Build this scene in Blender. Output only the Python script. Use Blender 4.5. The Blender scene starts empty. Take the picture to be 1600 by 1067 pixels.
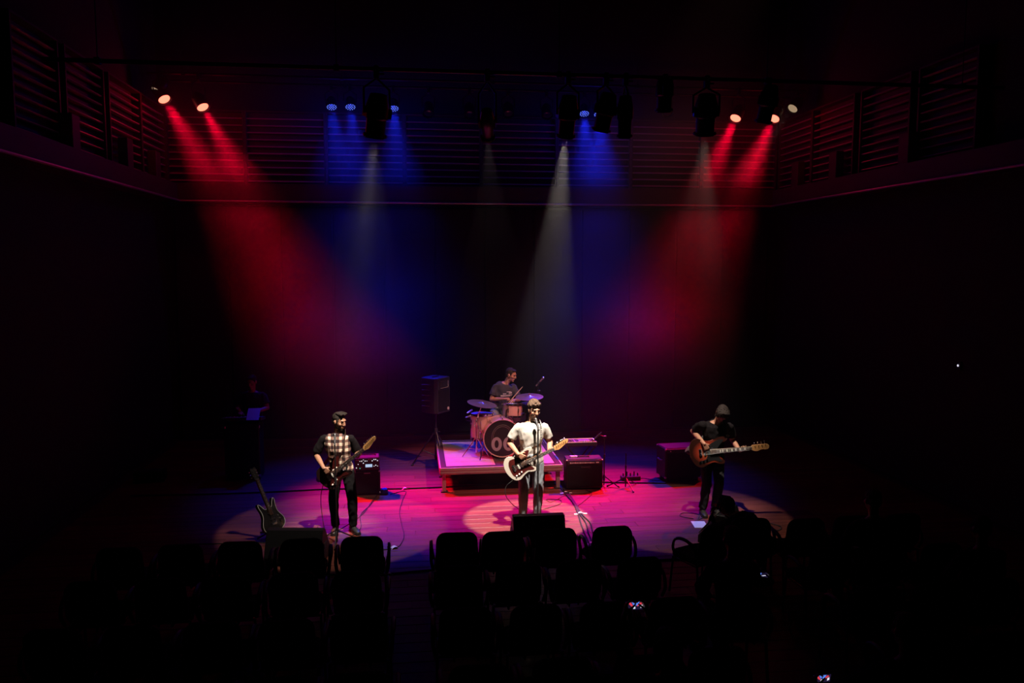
import bpy, bmesh, math, random
from mathutils import Vector, Matrix, noise

R = math.radians
PI = math.pi
SC = bpy.context.scene
COL = SC.collection
rnd = random.Random(11)

# ---------------------------------------------------------------- camera, world, exposure
cam_data = bpy.data.cameras.new('camera')
cam_data.lens = 28.0
cam_data.sensor_width = 36.0
cam_data.clip_end = 100
cam = bpy.data.objects.new('camera', cam_data)
COL.objects.link(cam)
cam.location = (0, 0, 3.75)
cam.rotation_euler = (R(90 - 5.45), 0, R(-7.1))
SC.camera = cam

world = bpy.data.worlds.new('world')
SC.world = world
world.use_nodes = True
world.node_tree.nodes['Background'].inputs[0].default_value = (0.35, 0.2, 0.4, 1)
world.node_tree.nodes['Background'].inputs[1].default_value = 0.0006

vs = SC.view_settings
vs.view_transform = 'Standard'
vs.look = 'None'
vs.exposure = 0.0
vs.gamma = 1.0
vs.use_curve_mapping = False
SC.cycles.max_bounces = 5
SC.cycles.diffuse_bounces = 2
SC.cycles.glossy_bounces = 2
SC.cycles.transmission_bounces = 2
SC.cycles.volume_bounces = 0
SC.cycles.sample_clamp_indirect = 4.0
SC.cycles.caustics_reflective = False
SC.cycles.caustics_refractive = False
SC.cycles.volume_step_rate = 1.0
SC.cycles.volume_max_steps = 256
SC.cycles.use_denoising = True

# colours of the gels and lamps, and how strong each group of fixtures burns
RED = (1.0, 0.0, 0.03)
BLUE = (0.008, 0.02, 1.0)
WARM = (1.0, 0.85, 0.72)
P_RED, P_BLUE, P_SINGER, P_SIDE, P_DRUM = 8000, 1100, 5200, 420, 260
HAZE = 0.0135
HAZE_FRONT_Z = [(0.0, 0.08), (0.25, 0.12), (0.42, 0.22), (0.6, 0.4), (0.68, 0.36), (0.76, 0.05)]
HAZE_Z = [(0.0, 0.08), (0.2, 0.16), (0.36, 0.6), (0.5, 0.42), (0.6, 0.45), (0.72, 1.0), (0.95, 0.8)]

# ---------------------------------------------------------------- helpers
def link(o, parent=None):
    COL.objects.link(o)
    if parent is not None:
        o.parent = parent
    return o

def tag(o, label=None, cat=None, group=None, kind=None):
    if label: o['label'] = label
    if cat: o['category'] = cat
    if group: o['group'] = group
    if kind: o['kind'] = kind
    return o

def empty(name, loc=(0, 0, 0), rz=0.0, label=None, cat=None, group=None, kind=None):
    o = bpy.data.objects.new(name, None)
    o.empty_display_size = 0.1
    link(o)
    o.location = loc
    o.rotation_euler = (0, 0, rz)
    return tag(o, label, cat, group, kind)

def frame_from(z, hint=(0, 0, 1)):
    """3x3 matrix whose columns are x, y, z with z along the given direction."""
    z = Vector(z).normalized()
    h = Vector(hint)
    if abs(z.dot(h.normalized())) > 0.98:
        h = Vector((1, 0, 0)) if abs(z.x) < 0.9 else Vector((0, 1, 0))
    x = h.cross(z).normalized()
    y = z.cross(x)
    return Matrix((x, y, z)).transposed()

class MB:
    """collects closed shapes, then links them as ONE mesh object"""
    def __init__(self):
        self.v, self.f, self.mi, self.cur = [], [], [], 0
    def _add(self, vs_, fs_):
        b = len(self.v)
        self.v += [tuple(p) for p in vs_]
        self.f += [tuple(i + b for i in f) for f in fs_]
        self.mi += [self.cur] * len(fs_)
        return self
    def mat(self, i):
        self.cur = i
        return self
    def box(self, c, s, rot=None, taper=1.0, bev=0.0):
        hx, hy, hz = s[0] / 2, s[1] / 2, s[2] / 2
        M = rot if rot is not None else Matrix.Identity(3)
        c = Vector(c)
        if bev > 0:
            b = min(bev, hx * .9, hy * .9, hz * .9)
            bm = bmesh.new()
            bmesh.ops.create_cube(bm, size=1.0)
            for v in bm.verts:
                t = taper if v.co.z > 0 else 1.0
                v.co = Vector((v.co.x * 2 * hx * t, v.co.y * 2 * hy * t, v.co.z * 2 * hz))
            bmesh.ops.bevel(bm, geom=bm.edges[:], offset=b, segments=1, affect='EDGES', profile=0.5)
            bm.verts.index_update()
            vs_ = [c + M @ v.co for v in bm.verts]
            fs_ = [[v.index for v in f.verts] for f in bm.faces]
            bm.free()
            return self._add(vs_, fs_)
        vs_ = []
        for z in (-1, 1):
            t = taper if z > 0 else 1.0
            for x, y in ((-1, -1), (1, -1), (1, 1), (-1, 1)):
                vs_.append(c + M @ Vector((x * hx * t, y * hy * t, z * hz)))
        return self._add(vs_, [(3, 2, 1, 0), (4, 5, 6, 7), (0, 1, 5, 4), (1, 2, 6, 5), (2, 3, 7, 6), (3, 0, 4, 7)])
    def cyl(self, p0, p1, r0, r1=None, n=12):
        r1 = r0 if r1 is None else r1
        p0, p1 = Vector(p0), Vector(p1)
        M = frame_from(p1 - p0)
        vs_ = []
        for p, r in ((p0, r0), (p1, r1)):
            for k in range(n):
                a = 2 * PI * k / n
                vs_.append(p + M @ Vector((r * math.cos(a), r * math.sin(a), 0)))
        fs_ = [(k, (k + 1) % n, n + (k + 1) % n, n + k) for k in range(n)]
        fs_ += [tuple(range(n - 1, -1, -1)), tuple(range(n, 2 * n))]
        return self._add(vs_, fs_)
    def lathe(self, prof, M=None, n=20, caps=True):
        """prof: (radius, height) along local z; M: 4x4"""
        M = M or Matrix.Identity(4)
        vs_, fs_ = [], []
        for r, h in prof:
            for k in range(n):
                a = 2 * PI * k / n
                vs_.append(M @ Vector((r * math.cos(a), r * math.sin(a), h)))
        for j in range(len(prof) - 1):
            for k in range(n):
                k2 = (k + 1) % n
                fs_.append((j * n + k, j * n + k2, (j + 1) * n + k2, (j + 1) * n + k))
        if caps:
            fs_.append(tuple(range(n - 1, -1, -1)))
            b = (len(prof) - 1) * n
            fs_.append(tuple(range(b, b + n)))
        return self._add(vs_, fs_)
    def tube(self, pts, r, n=6, closed=False, flat=1.0, up=(0, 0, 1)):
        pts = [Vector(p) for p in pts]
        m = len(pts)
        vs_, fs_ = [], []
        prev = None
        for i, p in enumerate(pts):
            if closed:
                t = pts[(i + 1) % m] - pts[i - 1]
            else:
                t = pts[min(i + 1, m - 1)] - pts[max(i - 1, 0)]
            t = t.normalized() if t.length > 1e-9 else Vector((0, 0, 1))
            if prev is None:
                M = frame_from(t, up)
                x = M.col[0].copy()
            else:
                x = prev - t * prev.dot(t)
                x = x.normalized() if x.length > 1e-6 else frame_from(t, up).col[0].copy()
            prev = x
            y = t.cross(x)
            rr = r[i] if isinstance(r, (list, tuple)) else r
            for k in range(n):
                a = 2 * PI * k / n
                vs_.append(p + x * (rr * math.cos(a)) + y * (rr * flat * math.sin(a)))
        segs = m if closed else m - 1
        for i in range(segs):
            j = (i + 1) % m
            for k in range(n):
                k2 = (k + 1) % n
                fs_.append((i * n + k, i * n + k2, j * n + k2, j * n + k))
        if not closed:
            fs_ += [tuple(range(n - 1, -1, -1)), tuple(range((m - 1) * n, m * n))]
        return self._add(vs_, fs_)
    def ell(self, c, rad, rot=None, nu=14, nv=9):
        M = rot if rot is not None else Matrix.Identity(3)
        c = Vector(c)
        if not isinstance(rad, (tuple, list)):
            rad = (rad, rad, rad)
        vs_ = [c + M @ Vector((0, 0, -rad[2]))]
        for j in range(1, nv):
            t = -PI / 2 + PI * j / nv
            for k in range(nu):
                a = 2 * PI * k / nu
                vs_.append(c + M @ Vector((rad[0] * math.cos(t) * math.cos(a), rad[1] * math.cos(t) * math.sin(a), rad[2] * math.sin(t))))
        vs_.append(c + M @ Vector((0, 0, rad[2])))
        top = len(vs_) - 1
        fs_ = [(0, 1 + (k + 1) % nu, 1 + k) for k in range(nu)]
        for j in range(nv - 2):
            for k in range(nu):
                a, b = 1 + j * nu + k, 1 + j * nu + (k + 1) % nu
                fs_.append((a, b, b + nu, a + nu))
        b = 1 + (nv - 2) * nu
        fs_ += [(b + k, b + (k + 1) % nu, top) for k in range(nu)]
        return self._add(vs_, fs_)
    def cap(self, p0, p1, r0, r1=None, n=12):
        """tapered capsule"""
        r1 = r0 if r1 is None else r1
        p0, p1 = Vector(p0), Vector(p1)
        if (p1 - p0).length > 1e-5:
            self.cyl(p0, p1, r0, r1, n)
        self.ell(p0, r0, None, n, 8)
        return self.ell(p1, r1, None, n, 8)
    def loft(self, rings, n=20):
        """rings: (centre, rx, ry, x axis, y axis)"""
        vs_, fs_ = [], []
        for c, rx, ry, ax, ay in rings:
            c, ax, ay = Vector(c), Vector(ax), Vector(ay)
            for k in range(n):
                a = 2 * PI * k / n
                vs_.append(c + ax * (rx * math.cos(a)) + ay * (ry * math.sin(a)))
        for j in range(len(rings) - 1):
            for k in range(n):
                k2 = (k + 1) % n
                fs_.append((j * n + k, j * n + k2, (j + 1) * n + k2, (j + 1) * n + k))
        fs_ += [tuple(range(n - 1, -1, -1)), tuple(range((len(rings) - 1) * n, len(rings) * n))]
        return self._add(vs_, fs_)
    def prism(self, pts, z0, z1, M=None, bev=0.0):
        """outline in local xy extruded along z; bev rounds the two rims a little"""
        M = M or Matrix.Identity(4)
        n = len(pts)
        if bev > 0:
            cx = sum(p[0] for p in pts) / n
            cy = sum(p[1] for p in pts) / n
            rings = [(z0, bev), (z0 + bev, 0), (z1 - bev, 0), (z1, bev)]
        else:
            rings = [(z0, 0), (z1, 0)]
        vs_, fs_ = [], []
        for z, ins in rings:
            for i, p in enumerate(pts):
                if ins:
                    a, b = pts[i - 1], pts[(i + 1) % n]
                    tx, ty = b[0] - a[0], b[1] - a[1]
                    L = math.hypot(tx, ty) or 1
                    q = (p[0] - ty / L * ins, p[1] + tx / L * ins)
                else:
                    q = p
                vs_.append(M @ Vector((q[0], q[1], z)))
        for j in range(len(rings) - 1):
            for k in range(n):
                k2 = (k + 1) % n
                fs_.append((j * n + k, j * n + k2, (j + 1) * n + k2, (j + 1) * n + k))
        fs_ += [tuple(range(n - 1, -1, -1)), tuple(range((len(rings) - 1) * n, len(rings) * n))]
        return self._add(vs_, fs_)
    def mesh(self, name, mats, smooth=False):
        me = bpy.data.meshes.new(name)
        me.from_pydata(self.v, [], self.f)
        for m in (mats if isinstance(mats, (list, tuple)) else [mats]):
            me.materials.append(m)
        if any(self.mi):
            me.polygons.foreach_set('material_index', self.mi)
        me.validate()
        if smooth:
            bm = bmesh.new()
            bm.from_mesh(me)
            for f in bm.faces:
                f.smooth = True
            for e in bm.edges:
                if len(e.link_faces) == 2 and e.calc_face_angle(0) > R(42):
                    e.smooth = False
            bm.to_mesh(me)
            bm.free()
        me.update()
        return me
    def build(self, name, mats, parent=None, smooth=False):
        return link(bpy.data.objects.new(name, self.mesh(name, mats, smooth)), parent)
    def remeshed(self, name, mats, parent=None, voxel=0.006, smooth_it=4, wrinkle=0.0, wscale=9.0, seed=0.0):
        """one continuous surface grown round everything collected"""
        me = bpy.data.meshes.new(name)
        me.from_pydata(self.v, [], self.f)
        o = bpy.data.objects.new(name, me)
        COL.objects.link(o)
        rm = o.modifiers.new('r', 'REMESH')
        rm.mode = 'VOXEL'
        rm.voxel_size = voxel
        if smooth_it:
            sm = o.modifiers.new('s', 'SMOOTH')
            sm.factor = 0.5
            sm.iterations = smooth_it
        dg = bpy.context.evaluated_depsgraph_get()
        new = bpy.data.meshes.new_from_object(o.evaluated_get(dg))
        o.modifiers.clear()
        o.data = new
        new.name = name
        bpy.data.meshes.remove(me)
        if wrinkle:
            nn = [v.normal.copy() for v in new.vertices]
            off = Vector((seed, seed * 1.7, -seed))
            for v, nv in zip(new.vertices, nn):
                p = v.co + off
                q = Vector((p.x * wscale, p.y * wscale, p.z * wscale * 0.55))
                d = noise.noise(q) + 0.5 * noise.noise(q * 2.3)
                d = -abs(d) + 0.25
                v.co += nv * (wrinkle * d)
        new.polygons.foreach_set('use_smooth', [True] * len(new.polygons))
        new.materials.clear()
        new.materials.append(mats)
        if parent is not None:
            o.parent = parent
        return o

def copy_tree(o, parent=None):
    c = o.copy()
    link(c, parent)
    for ch in list(o.children):
        copy_tree(ch, c)
    return c

# ---------------------------------------------------------------- materials
def material(name, col, rough=0.6, metal=0.0, spec=0.5, emit=None, estr=0.0, vary=0.0, grain=None, bump=0.0, bscale=60.0, coat=0.0):
    """vary: brightness change from a noise, grain: (second colour, noise scale vector)"""
    m = bpy.data.materials.new(name)
    m.use_nodes = True
    nt = m.node_tree
    b = nt.nodes['Principled BSDF']
    b.inputs['Base Color'].default_value = (*col, 1)
    b.inputs['Roughness'].default_value = rough
    b.inputs['Metallic'].default_value = metal
    b.inputs['Specular IOR Level'].default_value = spec
    b.inputs['Coat Weight'].default_value = coat
    if emit:
        b.inputs['Emission Color'].default_value = (*emit, 1)
        b.inputs['Emission Strength'].default_value = estr
    tc = None
    if vary or grain or bump:
        tc = nt.nodes.new('ShaderNodeTexCoord')
    if vary or grain:
        n = nt.nodes.new('ShaderNodeTexNoise')
        n.inputs['Scale'].default_value = 1.0
        n.inputs['Detail'].default_value = 4.0
        mp = nt.nodes.new('ShaderNodeMapping')
        mp.inputs['Scale'].default_value = grain[1] if grain else (14, 14, 14)
        nt.links.new(tc.outputs['Object'], mp.inputs['Vector'])
        nt.links.new(mp.outputs[0], n.inputs['Vector'])
        mx = nt.nodes.new('ShaderNodeMix')
        mx.data_type = 'RGBA'
        c2 = grain[0] if grain else tuple(c * (1 - vary) for c in col)
        mx.inputs[6].default_value = (*col, 1)
        mx.inputs[7].default_value = (*c2, 1)
        nt.links.new(n.outputs[0], mx.inputs[0])
        nt.links.new(mx.outputs[2], b.inputs['Base Color'])
    if bump:
        n2 = nt.nodes.new('ShaderNodeTexNoise')
        n2.inputs['Scale'].default_value = bscale
        nt.links.new(tc.outputs['Object'], n2.inputs['Vector'])
        bp = nt.nodes.new('ShaderNodeBump')
        bp.inputs['Strength'].default_value = bump
        bp.inputs['Distance'].default_value = 0.01
        nt.links.new(n2.outputs[0], bp.inputs['Height'])
        nt.links.new(bp.outputs[0], b.inputs['Normal'])
    return m

M = {}
M['black_metal'] = material('black_metal', (0.018, 0.018, 0.019), 0.42, 0.3)
M['black_plastic'] = material('black_plastic', (0.02, 0.02, 0.022), 0.5)
M['black_vinyl'] = material('black_vinyl', (0.008, 0.0075, 0.0085), 0.5, spec=0.3, bump=0.25, bscale=220)
M['black_cloth'] = material('black_cloth', (0.012, 0.012, 0.014), 0.95, spec=0.2, vary=0.4)
M['black_rubber'] = material('black_rubber', (0.014, 0.013, 0.014), 0.7)
M['chrome'] = material('chrome', (0.75, 0.75, 0.76), 0.16, 1.0)
M['steel'] = material('steel', (0.5, 0.5, 0.5), 0.35, 1.0)
M['aluminium'] = material('aluminium', (0.62, 0.6, 0.58), 0.42, 0.85, vary=0.2)
M['white_print'] = material('white_print', (0.75, 0.74, 0.72), 0.6)
M['paper'] = material('paper', (0.85, 0.84, 0.82), 0.8)
M['tape'] = material('tape', (0.8, 0.79, 0.77), 0.6)
# ---------------------------------------------------------------- the room: floor of planks, louvred walls, gallery ledge
def plank_material():
    m = bpy.data.materials.new('plank_wood')
    m.use_nodes = True
    nt = m.node_tree
    b = nt.nodes['Principled BSDF']
    oi = nt.nodes.new('ShaderNodeObjectInfo')
    tc = nt.nodes.new('ShaderNodeTexCoord')
    mp = nt.nodes.new('ShaderNodeMapping')
    mp.inputs['Scale'].default_value = (0.9, 17, 17)
    ad = nt.nodes.new('ShaderNodeVectorMath')
    ad.operation = 'ADD'
    sc = nt.nodes.new('ShaderNodeVectorMath')
    sc.operation = 'SCALE'
    sc.inputs[0].default_value = (37, 91, 13)
    nt.links.new(oi.outputs['Random'], sc.inputs['Scale'])
    nt.links.new(tc.outputs['Object'], ad.inputs[0])
    nt.links.new(sc.outputs[0], ad.inputs[1])
    nt.links.new(ad.outputs[0], mp.inputs['Vector'])
    n = nt.nodes.new('ShaderNodeTexNoise')
    n.inputs['Scale'].default_value = 1.0
    n.inputs['Detail'].default_value = 6
    n.inputs['Roughness'].default_value = 0.6
    nt.links.new(mp.outputs[0], n.inputs['Vector'])
    cr = nt.nodes.new('ShaderNodeValToRGB')
    cr.color_ramp.elements[0].position = 0.3
    cr.color_ramp.elements[0].color = (0.085, 0.021, 0.0125, 1)
    cr.color_ramp.elements[1].position = 0.72
    cr.color_ramp.elements[1].color = (0.19, 0.05, 0.029, 1)
    nt.links.new(n.outputs[0], cr.inputs[0])
    mr = nt.nodes.new('ShaderNodeMapRange')
    mr.inputs['To Min'].default_value = 0.66
    mr.inputs['To Max'].default_value = 1.12
    nt.links.new(oi.outputs['Random'], mr.inputs['Value'])
    hs = nt.nodes.new('ShaderNodeHueSaturation')
    nt.links.new(mr.outputs[0], hs.inputs['Value'])
    nt.links.new(cr.outputs[0], hs.inputs['Color'])
    nt.links.new(hs.outputs[0], b.inputs['Base Color'])
    b.inputs['Roughness'].default_value = 0.5
    b.inputs['Specular IOR Level'].default_value = 0.35
    return m

M['plank'] = plank_material()
M['floor_gap'] = material('floor_gap', (0.03, 0.02, 0.015), 0.9)
M['wall_dark'] = material('wall_dark', (0.035, 0.03, 0.03), 0.85, vary=0.3)
M['wall_wood'] = material('wall_wood', (0.075, 0.05, 0.036), 0.6, grain=((0.05, 0.033, 0.024), (2, 2, 30)))
M['slat_wood'] = material('slat_wood', (0.55, 0.4, 0.3), 0.4, grain=((0.42, 0.3, 0.22), (2, 20, 20)))
M['ceiling'] = material('ceiling', (0.012, 0.012, 0.013), 0.9)

XL, XR, YB = -5.0, 8.25, 17.5       # side walls and back wall
ZL = 5.06                           # gallery ledge

def struct(o):
    return tag(o, kind='structure')

floor = struct(MB().box((1.6, 7.0, -0.06), (20, 22, 0.08)).build('floor', M['floor_gap']))
PW, PT = 0.2, 0.02
plank_meshes = {}
def plank_mesh(L):
    k = round(L, 2)
    if k not in plank_meshes:
        plank_meshes[k] = MB().box((0, 0, -PT / 2), (k - 0.002, PW - 0.006, PT), bev=0.003).mesh('plank', M['plank'])
    return plank_meshes[k]
rows_laid = int((YB - 6.9) / PW)
def lay_planks():
    rows = rows_laid
    lens = (2.6, 3.2, 2.9)
    for r in range(rows):
        y = YB - PW * (r + 0.5)
        x = XL + 0.0
        first = True
        while x < XR - 0.05:
            L = (1.0 + 0.7 * ((r * 7) % 5) / 2.0) if first else lens[(r * 5 + int(x * 3)) % 3]
            first = False
            if XR - (x + L) < 0.8:
                L = XR - x
            o = link(bpy.data.objects.new('plank', plank_mesh(L)), floor)
            o.location = (x + L / 2, y, rnd.uniform(-0.0012, 0.0))
            x += L
lay_planks()
# the part of the hall floor in front, under the seats
front = MB()
yy = 6.9
for i in range(60):
    y = YB - PW * rows_laid - PW * (i + 0.5)
    front.box((1.6, y, -PT / 2), (20, PW - 0.006, PT))
tag(front.build('hall_planks', M['plank'], floor), kind='stuff')

ceiling = struct(MB().box((1.6, 7.0, 10.05), (20, 22, 0.1)).build('ceiling', M['ceiling']))
wall_back = struct(MB().box((1.6, YB + 0.35, ZL / 2 - 0.05), (14.0, 0.1, ZL)).box((1.6, YB + 0.2, 7.55), (14.0, 0.1, 5.0)).build('wall_back', M['wall_dark']))
wall_left = struct(MB().box((XL - 0.25, 7.0, 5.0), (0.1, 22, 10.0)).build('wall_left', M['wall_dark']))
wall_right = struct(MB().box((XR + 0.25, 7.0, 5.0), (0.1, 22, 10.0)).build('wall_right', M['wall_dark']))
struct(MB().box((1.6, -4.0, 5.0), (20, 0.1, 10.0)).build('wall_front', M['wall_dark']))

slat_meshes = {}
def slat_mesh(L):
    k = round(L, 2)
    if k not in slat_meshes:
        # a sloping louvre blade with a rounded nose
        pts = [(-0.05, -0.012), (0.03, -0.03), (0.05, -0.022), (0.045, -0.006), (-0.05, 0.012)]
        Mx = Matrix(((0, 0, 1, 0), (-1, 0, 0, 0), (0, 1, 0, 0), (0, 0, 0, 1)))
        slat_meshes[k] = MB().prism(pts, -k / 2, k / 2, Mx).mesh('slat', M['slat_wood'])
    return slat_meshes[k]

def louvre_panel(parent, p0, p1, z0, z1, pitch=0.143):
    """framed bay of horizontal blades between two floor-plan points"""
    p0, p1 = Vector((*p0, 0)), Vector((*p1, 0))
    d = (p1 - p0)
    L = d.length
    d.normalize()
    ang = math.atan2(d.y, d.x)
    b = MB()
    b.box((0, 0.09, (z1 - z0) / 2), (L, 0.02, z1 - z0))
    for sx in (-1, 1):
        b.box((sx * (L / 2 - 0.02), 0.0, (z1 - z0) / 2), (0.036, 0.16, z1 - z0))
    b.box((0, 0, 0.02), (L - 0.08, 0.16, 0.04)).box((0, 0, z1 - z0 - 0.015), (L - 0.08, 0.16, 0.03))
    pn = b.build('louvre_panel', M['wall_wood'], parent)
    c = (p0 + p1) / 2
    pn.location = (c.x, c.y, z0)
    pn.rotation_euler = (0, 0, ang)
    me = slat_mesh(L - 0.085)
    z = 0.1
    while z < z1 - z0 - 0.05:
        s = link(bpy.data.objects.new('slat', me), pn)
        s.location = (0, 0, z)
        z += pitch

xs = [XL, -3.43, -1.78, -0.14, 1.51, 3.165, 4.82, 6.45, XR - 0.05]
for a, b_ in zip(xs[:-1], xs[1:]):
    louvre_panel(wall_back, (a, YB), (b_, YB), 5.42, 6.95)
for y0, y1 in ((17.4, 15.9), (15.9, 14.3), (14.1, 12.6), (12.4, 11.0)):
    louvre_panel(wall_left, (XL - 0.05, y1), (XL - 0.05, y0), 5.42, 6.95)
    louvre_panel(wall_right, (XR + 0.05, y0), (XR + 0.05, y1), 5.42, 6.95)
# upright piers on the side galleries
for w, x in ((wall_left, XL + 0.1), (wall_right, XR - 0.1)):
    for y in (16.3, 14.75, 12.5):
        MB().box((x, y, 5.62), (0.16, 0.28, 0.62), bev=0.01).build('pier', M['wall_wood'], w)

# ledge with a steel handrail along the gallery
led = MB().box((1.6, YB - 0.2, ZL + 0.17), (13.4, 0.5, 0.34)).box((XL + 0.1, 12.2, ZL + 0.17), (0.4, 10.2, 0.34)).box((XR - 0.1, 12.2, ZL + 0.17), (0.4, 10.2, 0.34))
trim = struct(led.build('trim_1', M['wall_wood']))
rail = MB().tube([(XL + 0.35, 7.3, ZL - 0.005), (XL + 0.35, YB - 0.48, ZL - 0.005), (XR - 0.35, YB - 0.48, ZL - 0.005), (XR - 0.35, 7.3, ZL - 0.005)], 0.022, 8)
rail.build('nosing_rail', M['aluminium'], trim)
# dark boarding under the gallery
for k in range(12):
    x = XL + 0.55 + k * 1.1
    MB().box((x, YB + 0.27, 2.5), (1.07, 0.05, 4.98), bev=0.008).build('panel', M['wall_dark'], wall_back)
# ---------------------------------------------------------------- stage lighting
M['lens_red'] = material('lens_red', (0.2, 0.02, 0.02), 0.3, emit=(1.0, 0.22, 0.13), estr=2.4)
M['lens_warm'] = material('lens_warm', (0.4, 0.35, 0.3), 0.3, emit=(1.0, 0.72, 0.42), estr=0.35)
M['lens_front'] = material('lens_front', (0.4, 0.4, 0.35), 0.2, emit=(1.0, 0.85, 0.65), estr=3.0)
M['lens_off'] = material('lens_off', (0.05, 0.05, 0.055), 0.15, spec=0.8)
M['led_blue'] = material('led_blue', (0.1, 0.12, 0.4), 0.3, emit=(0.22, 0.36, 1.0), estr=0.95)

def spot(name, parent, color, power, size, blend, radius, dist):
    """the lamp's own light, just outside its lens, along the fixture's -z"""
    l = bpy.data.lights.new(name, 'SPOT')
    l.color = color
    l.energy = power
    l.spot_size = size
    l.spot_blend = blend
    l.shadow_soft_size = radius
    o = link(bpy.data.objects.new(name, l), parent)
    o.location = (0, 0, -dist)
    return o

def aim_frame(loc, target):
    z = (Vector(loc) - Vector(target)).normalized()      # local +z points away from the target
    m = frame_from(z, (0, 0, 1))
    return Matrix.Translation(Vector(loc)) @ m.to_4x4()

def fixture(name, loc, target, length, r, lens_mat, label, group, light=None, bar=None, lens_r=None, barn=False, hot=None):
    """lamp body along its aim, yoke and clamp up to the bar, lens at the end"""
    bar_y, bar_z = bar
    mw = aim_frame((0, 0, 0), Vector(target) - Vector(loc))
    loc = (loc[0], bar_y - (mw @ Vector((0, 0, length * .55))).y, loc[2])      # hung straight below its bar
    mw = aim_frame((0, 0, 0), Vector(target) - Vector(loc))
    t = empty(name, loc, 0, label, 'stage light', group)
    lens_r = lens_r or r * (0.72 if barn == 'profile' else 0.86)
    # local: lens face at z=0, body behind it (towards +z)
    body = MB()
    if barn == 'profile':
        body.lathe([(r * .74, 0.09), (r * .76, 0.0), (r * .8, 0.0), (r * .82, length * .42), (r * .98, length * .46), (r * .98, length * .72), (r * .7, length * .98), (r * .45, length)], mw, 16, caps=False)
        body.lathe([(r * .8, .1), (r * .8, .12)], mw, 16)
        body.lathe([(r, 0.015), (r, 0.04), (r * .78, 0.04), (r * .78, 0.015)], mw, 16, caps=False)
        for s in (-1, 1):
            body.box((mw @ Vector((s * r * 1.0, 0, length * .58))), (0.02, r * 1.1, length * .22), mw.to_3x3())
    else:
        body.lathe([(r, 0.0), (r, length * .55), (r * .9, length * .72), (r * .55, length * .95), (r * .3, length)], mw, 20, caps=False)
        body.lathe([(r * 1.06, -0.012), (r * 1.06, 0.02), (r * .99, 0.02), (r * .99, -0.012)], mw, 20, caps=False)
        for k in range(9):
            a = PI * (0.08 + 0.105 * k)
            body.box(mw @ Vector((r * 1.06 * math.cos(a), r * 1.06 * math.sin(a), 0.0)), (0.014, 0.014, 0.03), mw.to_3x3())
    body.build('lamp_body', M['black_metal'], t, True)
    rec = mw @ Matrix.Translation((0, 0, 0.09 if barn == 'profile' else 0))
    ln = MB().lathe([(lens_r, 0.012), (lens_r * .9, 0.004), (lens_r * .5, -0.004), (0.002, -0.006)], rec, 18)
    lens = ln.build('lens', lens_mat, t, True)
    # yoke in the world upright plane, clamp on the bar
    c = mw @ Vector((0, 0, length * .55))
    bz = bar_z - loc[2]
    side = (mw.to_3x3() @ Vector((1, 0, 0)))
    top = Vector((c.x, c.y, bz - 0.1))
    y = MB()
    y.tube([c + side * (r * 1.12), c + side * (r * 1.12) + Vector((0, 0, max(0.05, (top.z - c.z) * .7))), top, c - side * (r * 1.12) + Vector((0, 0, max(0.05, (top.z - c.z) * .7))), c - side * (r * 1.12)], 0.014, 6)
    y.build('yoke', M['black_metal'], t, True)
    MB().box(top + Vector((0, 0, 0.065)), (0.06, 0.09, 0.15), bev=0.01).cyl(top + Vector((0.03, 0, 0.05)), top + Vector((0.09, 0, 0.05)), 0.012).build('clamp', M['black_metal'], t)
    if light and light[0] in (RED, BLUE):       # point light added ahead of the lens to brighten the louvres
        l = bpy.data.lights.new('added_louvre_light', 'POINT')
        l.color, l.energy, l.shadow_soft_size = light[0], 5.0, 0.05
        o = link(bpy.data.objects.new('added_louvre_light', l), t)
        o.location = mw @ Vector((0, 0, -0.2))
    if light and light[0] is RED:        # the broad soft skirt of the beam washes the floor round its core
        s = spot('skirt_light', t, RED, P_RED * 0.8, R(28), 1.0, 0.06, 0)
        s.matrix_local = mw @ Matrix.Translation((0, 0, -0.03))
    if light and light[0] is BLUE:
        s = spot('added_wash_light', t, BLUE, P_BLUE * 1.35, R(32), 1.0, 0.06, 0)     # extra spot added to wash the middle of the stage blue
        s.matrix_local = aim_frame(mw @ Vector((0, 0, -0.03)), Vector((-0.1 if loc[0] < 1.6 else 3.1, 12.6, 0)) - Vector(loc))
    if hot:                              # the bright middle of a profile beam, on the player
        s = spot('hot_centre_light', t, WARM, hot[1], R(17), 1.0, 0.05, 0)
        s.matrix_local = aim_frame(mw @ Vector((0, 0, -0.03)), Vector(hot[0]) - Vector(loc))
    if light:
        color, power, size, blend, radius = light
        s = spot('lamp_light', t, color, power, size, blend, radius, 0)
        s.matrix_local = mw @ Matrix.Translation((0, 0, -0.03))
    return t

def pipe(name, a, b_, label, r=0.025):
    o = MB().cyl(a, b_, r, n=10).build(name, M['black_metal'], None, True)
    # hangers to the ceiling
    a, b_ = Vector(a), Vector(b_)
    for k in range(5):
        p = a.lerp(b_, 0.05 + 0.225 * k)
        MB().cyl(p, (p.x, p.y, 10.0), 0.006, n=6).box((p.x, p.y, p.z), (0.06, 0.07, 0.07)).build('hanger', M['black_metal'], o)
    return tag(o, label, 'lighting bar')

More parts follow.
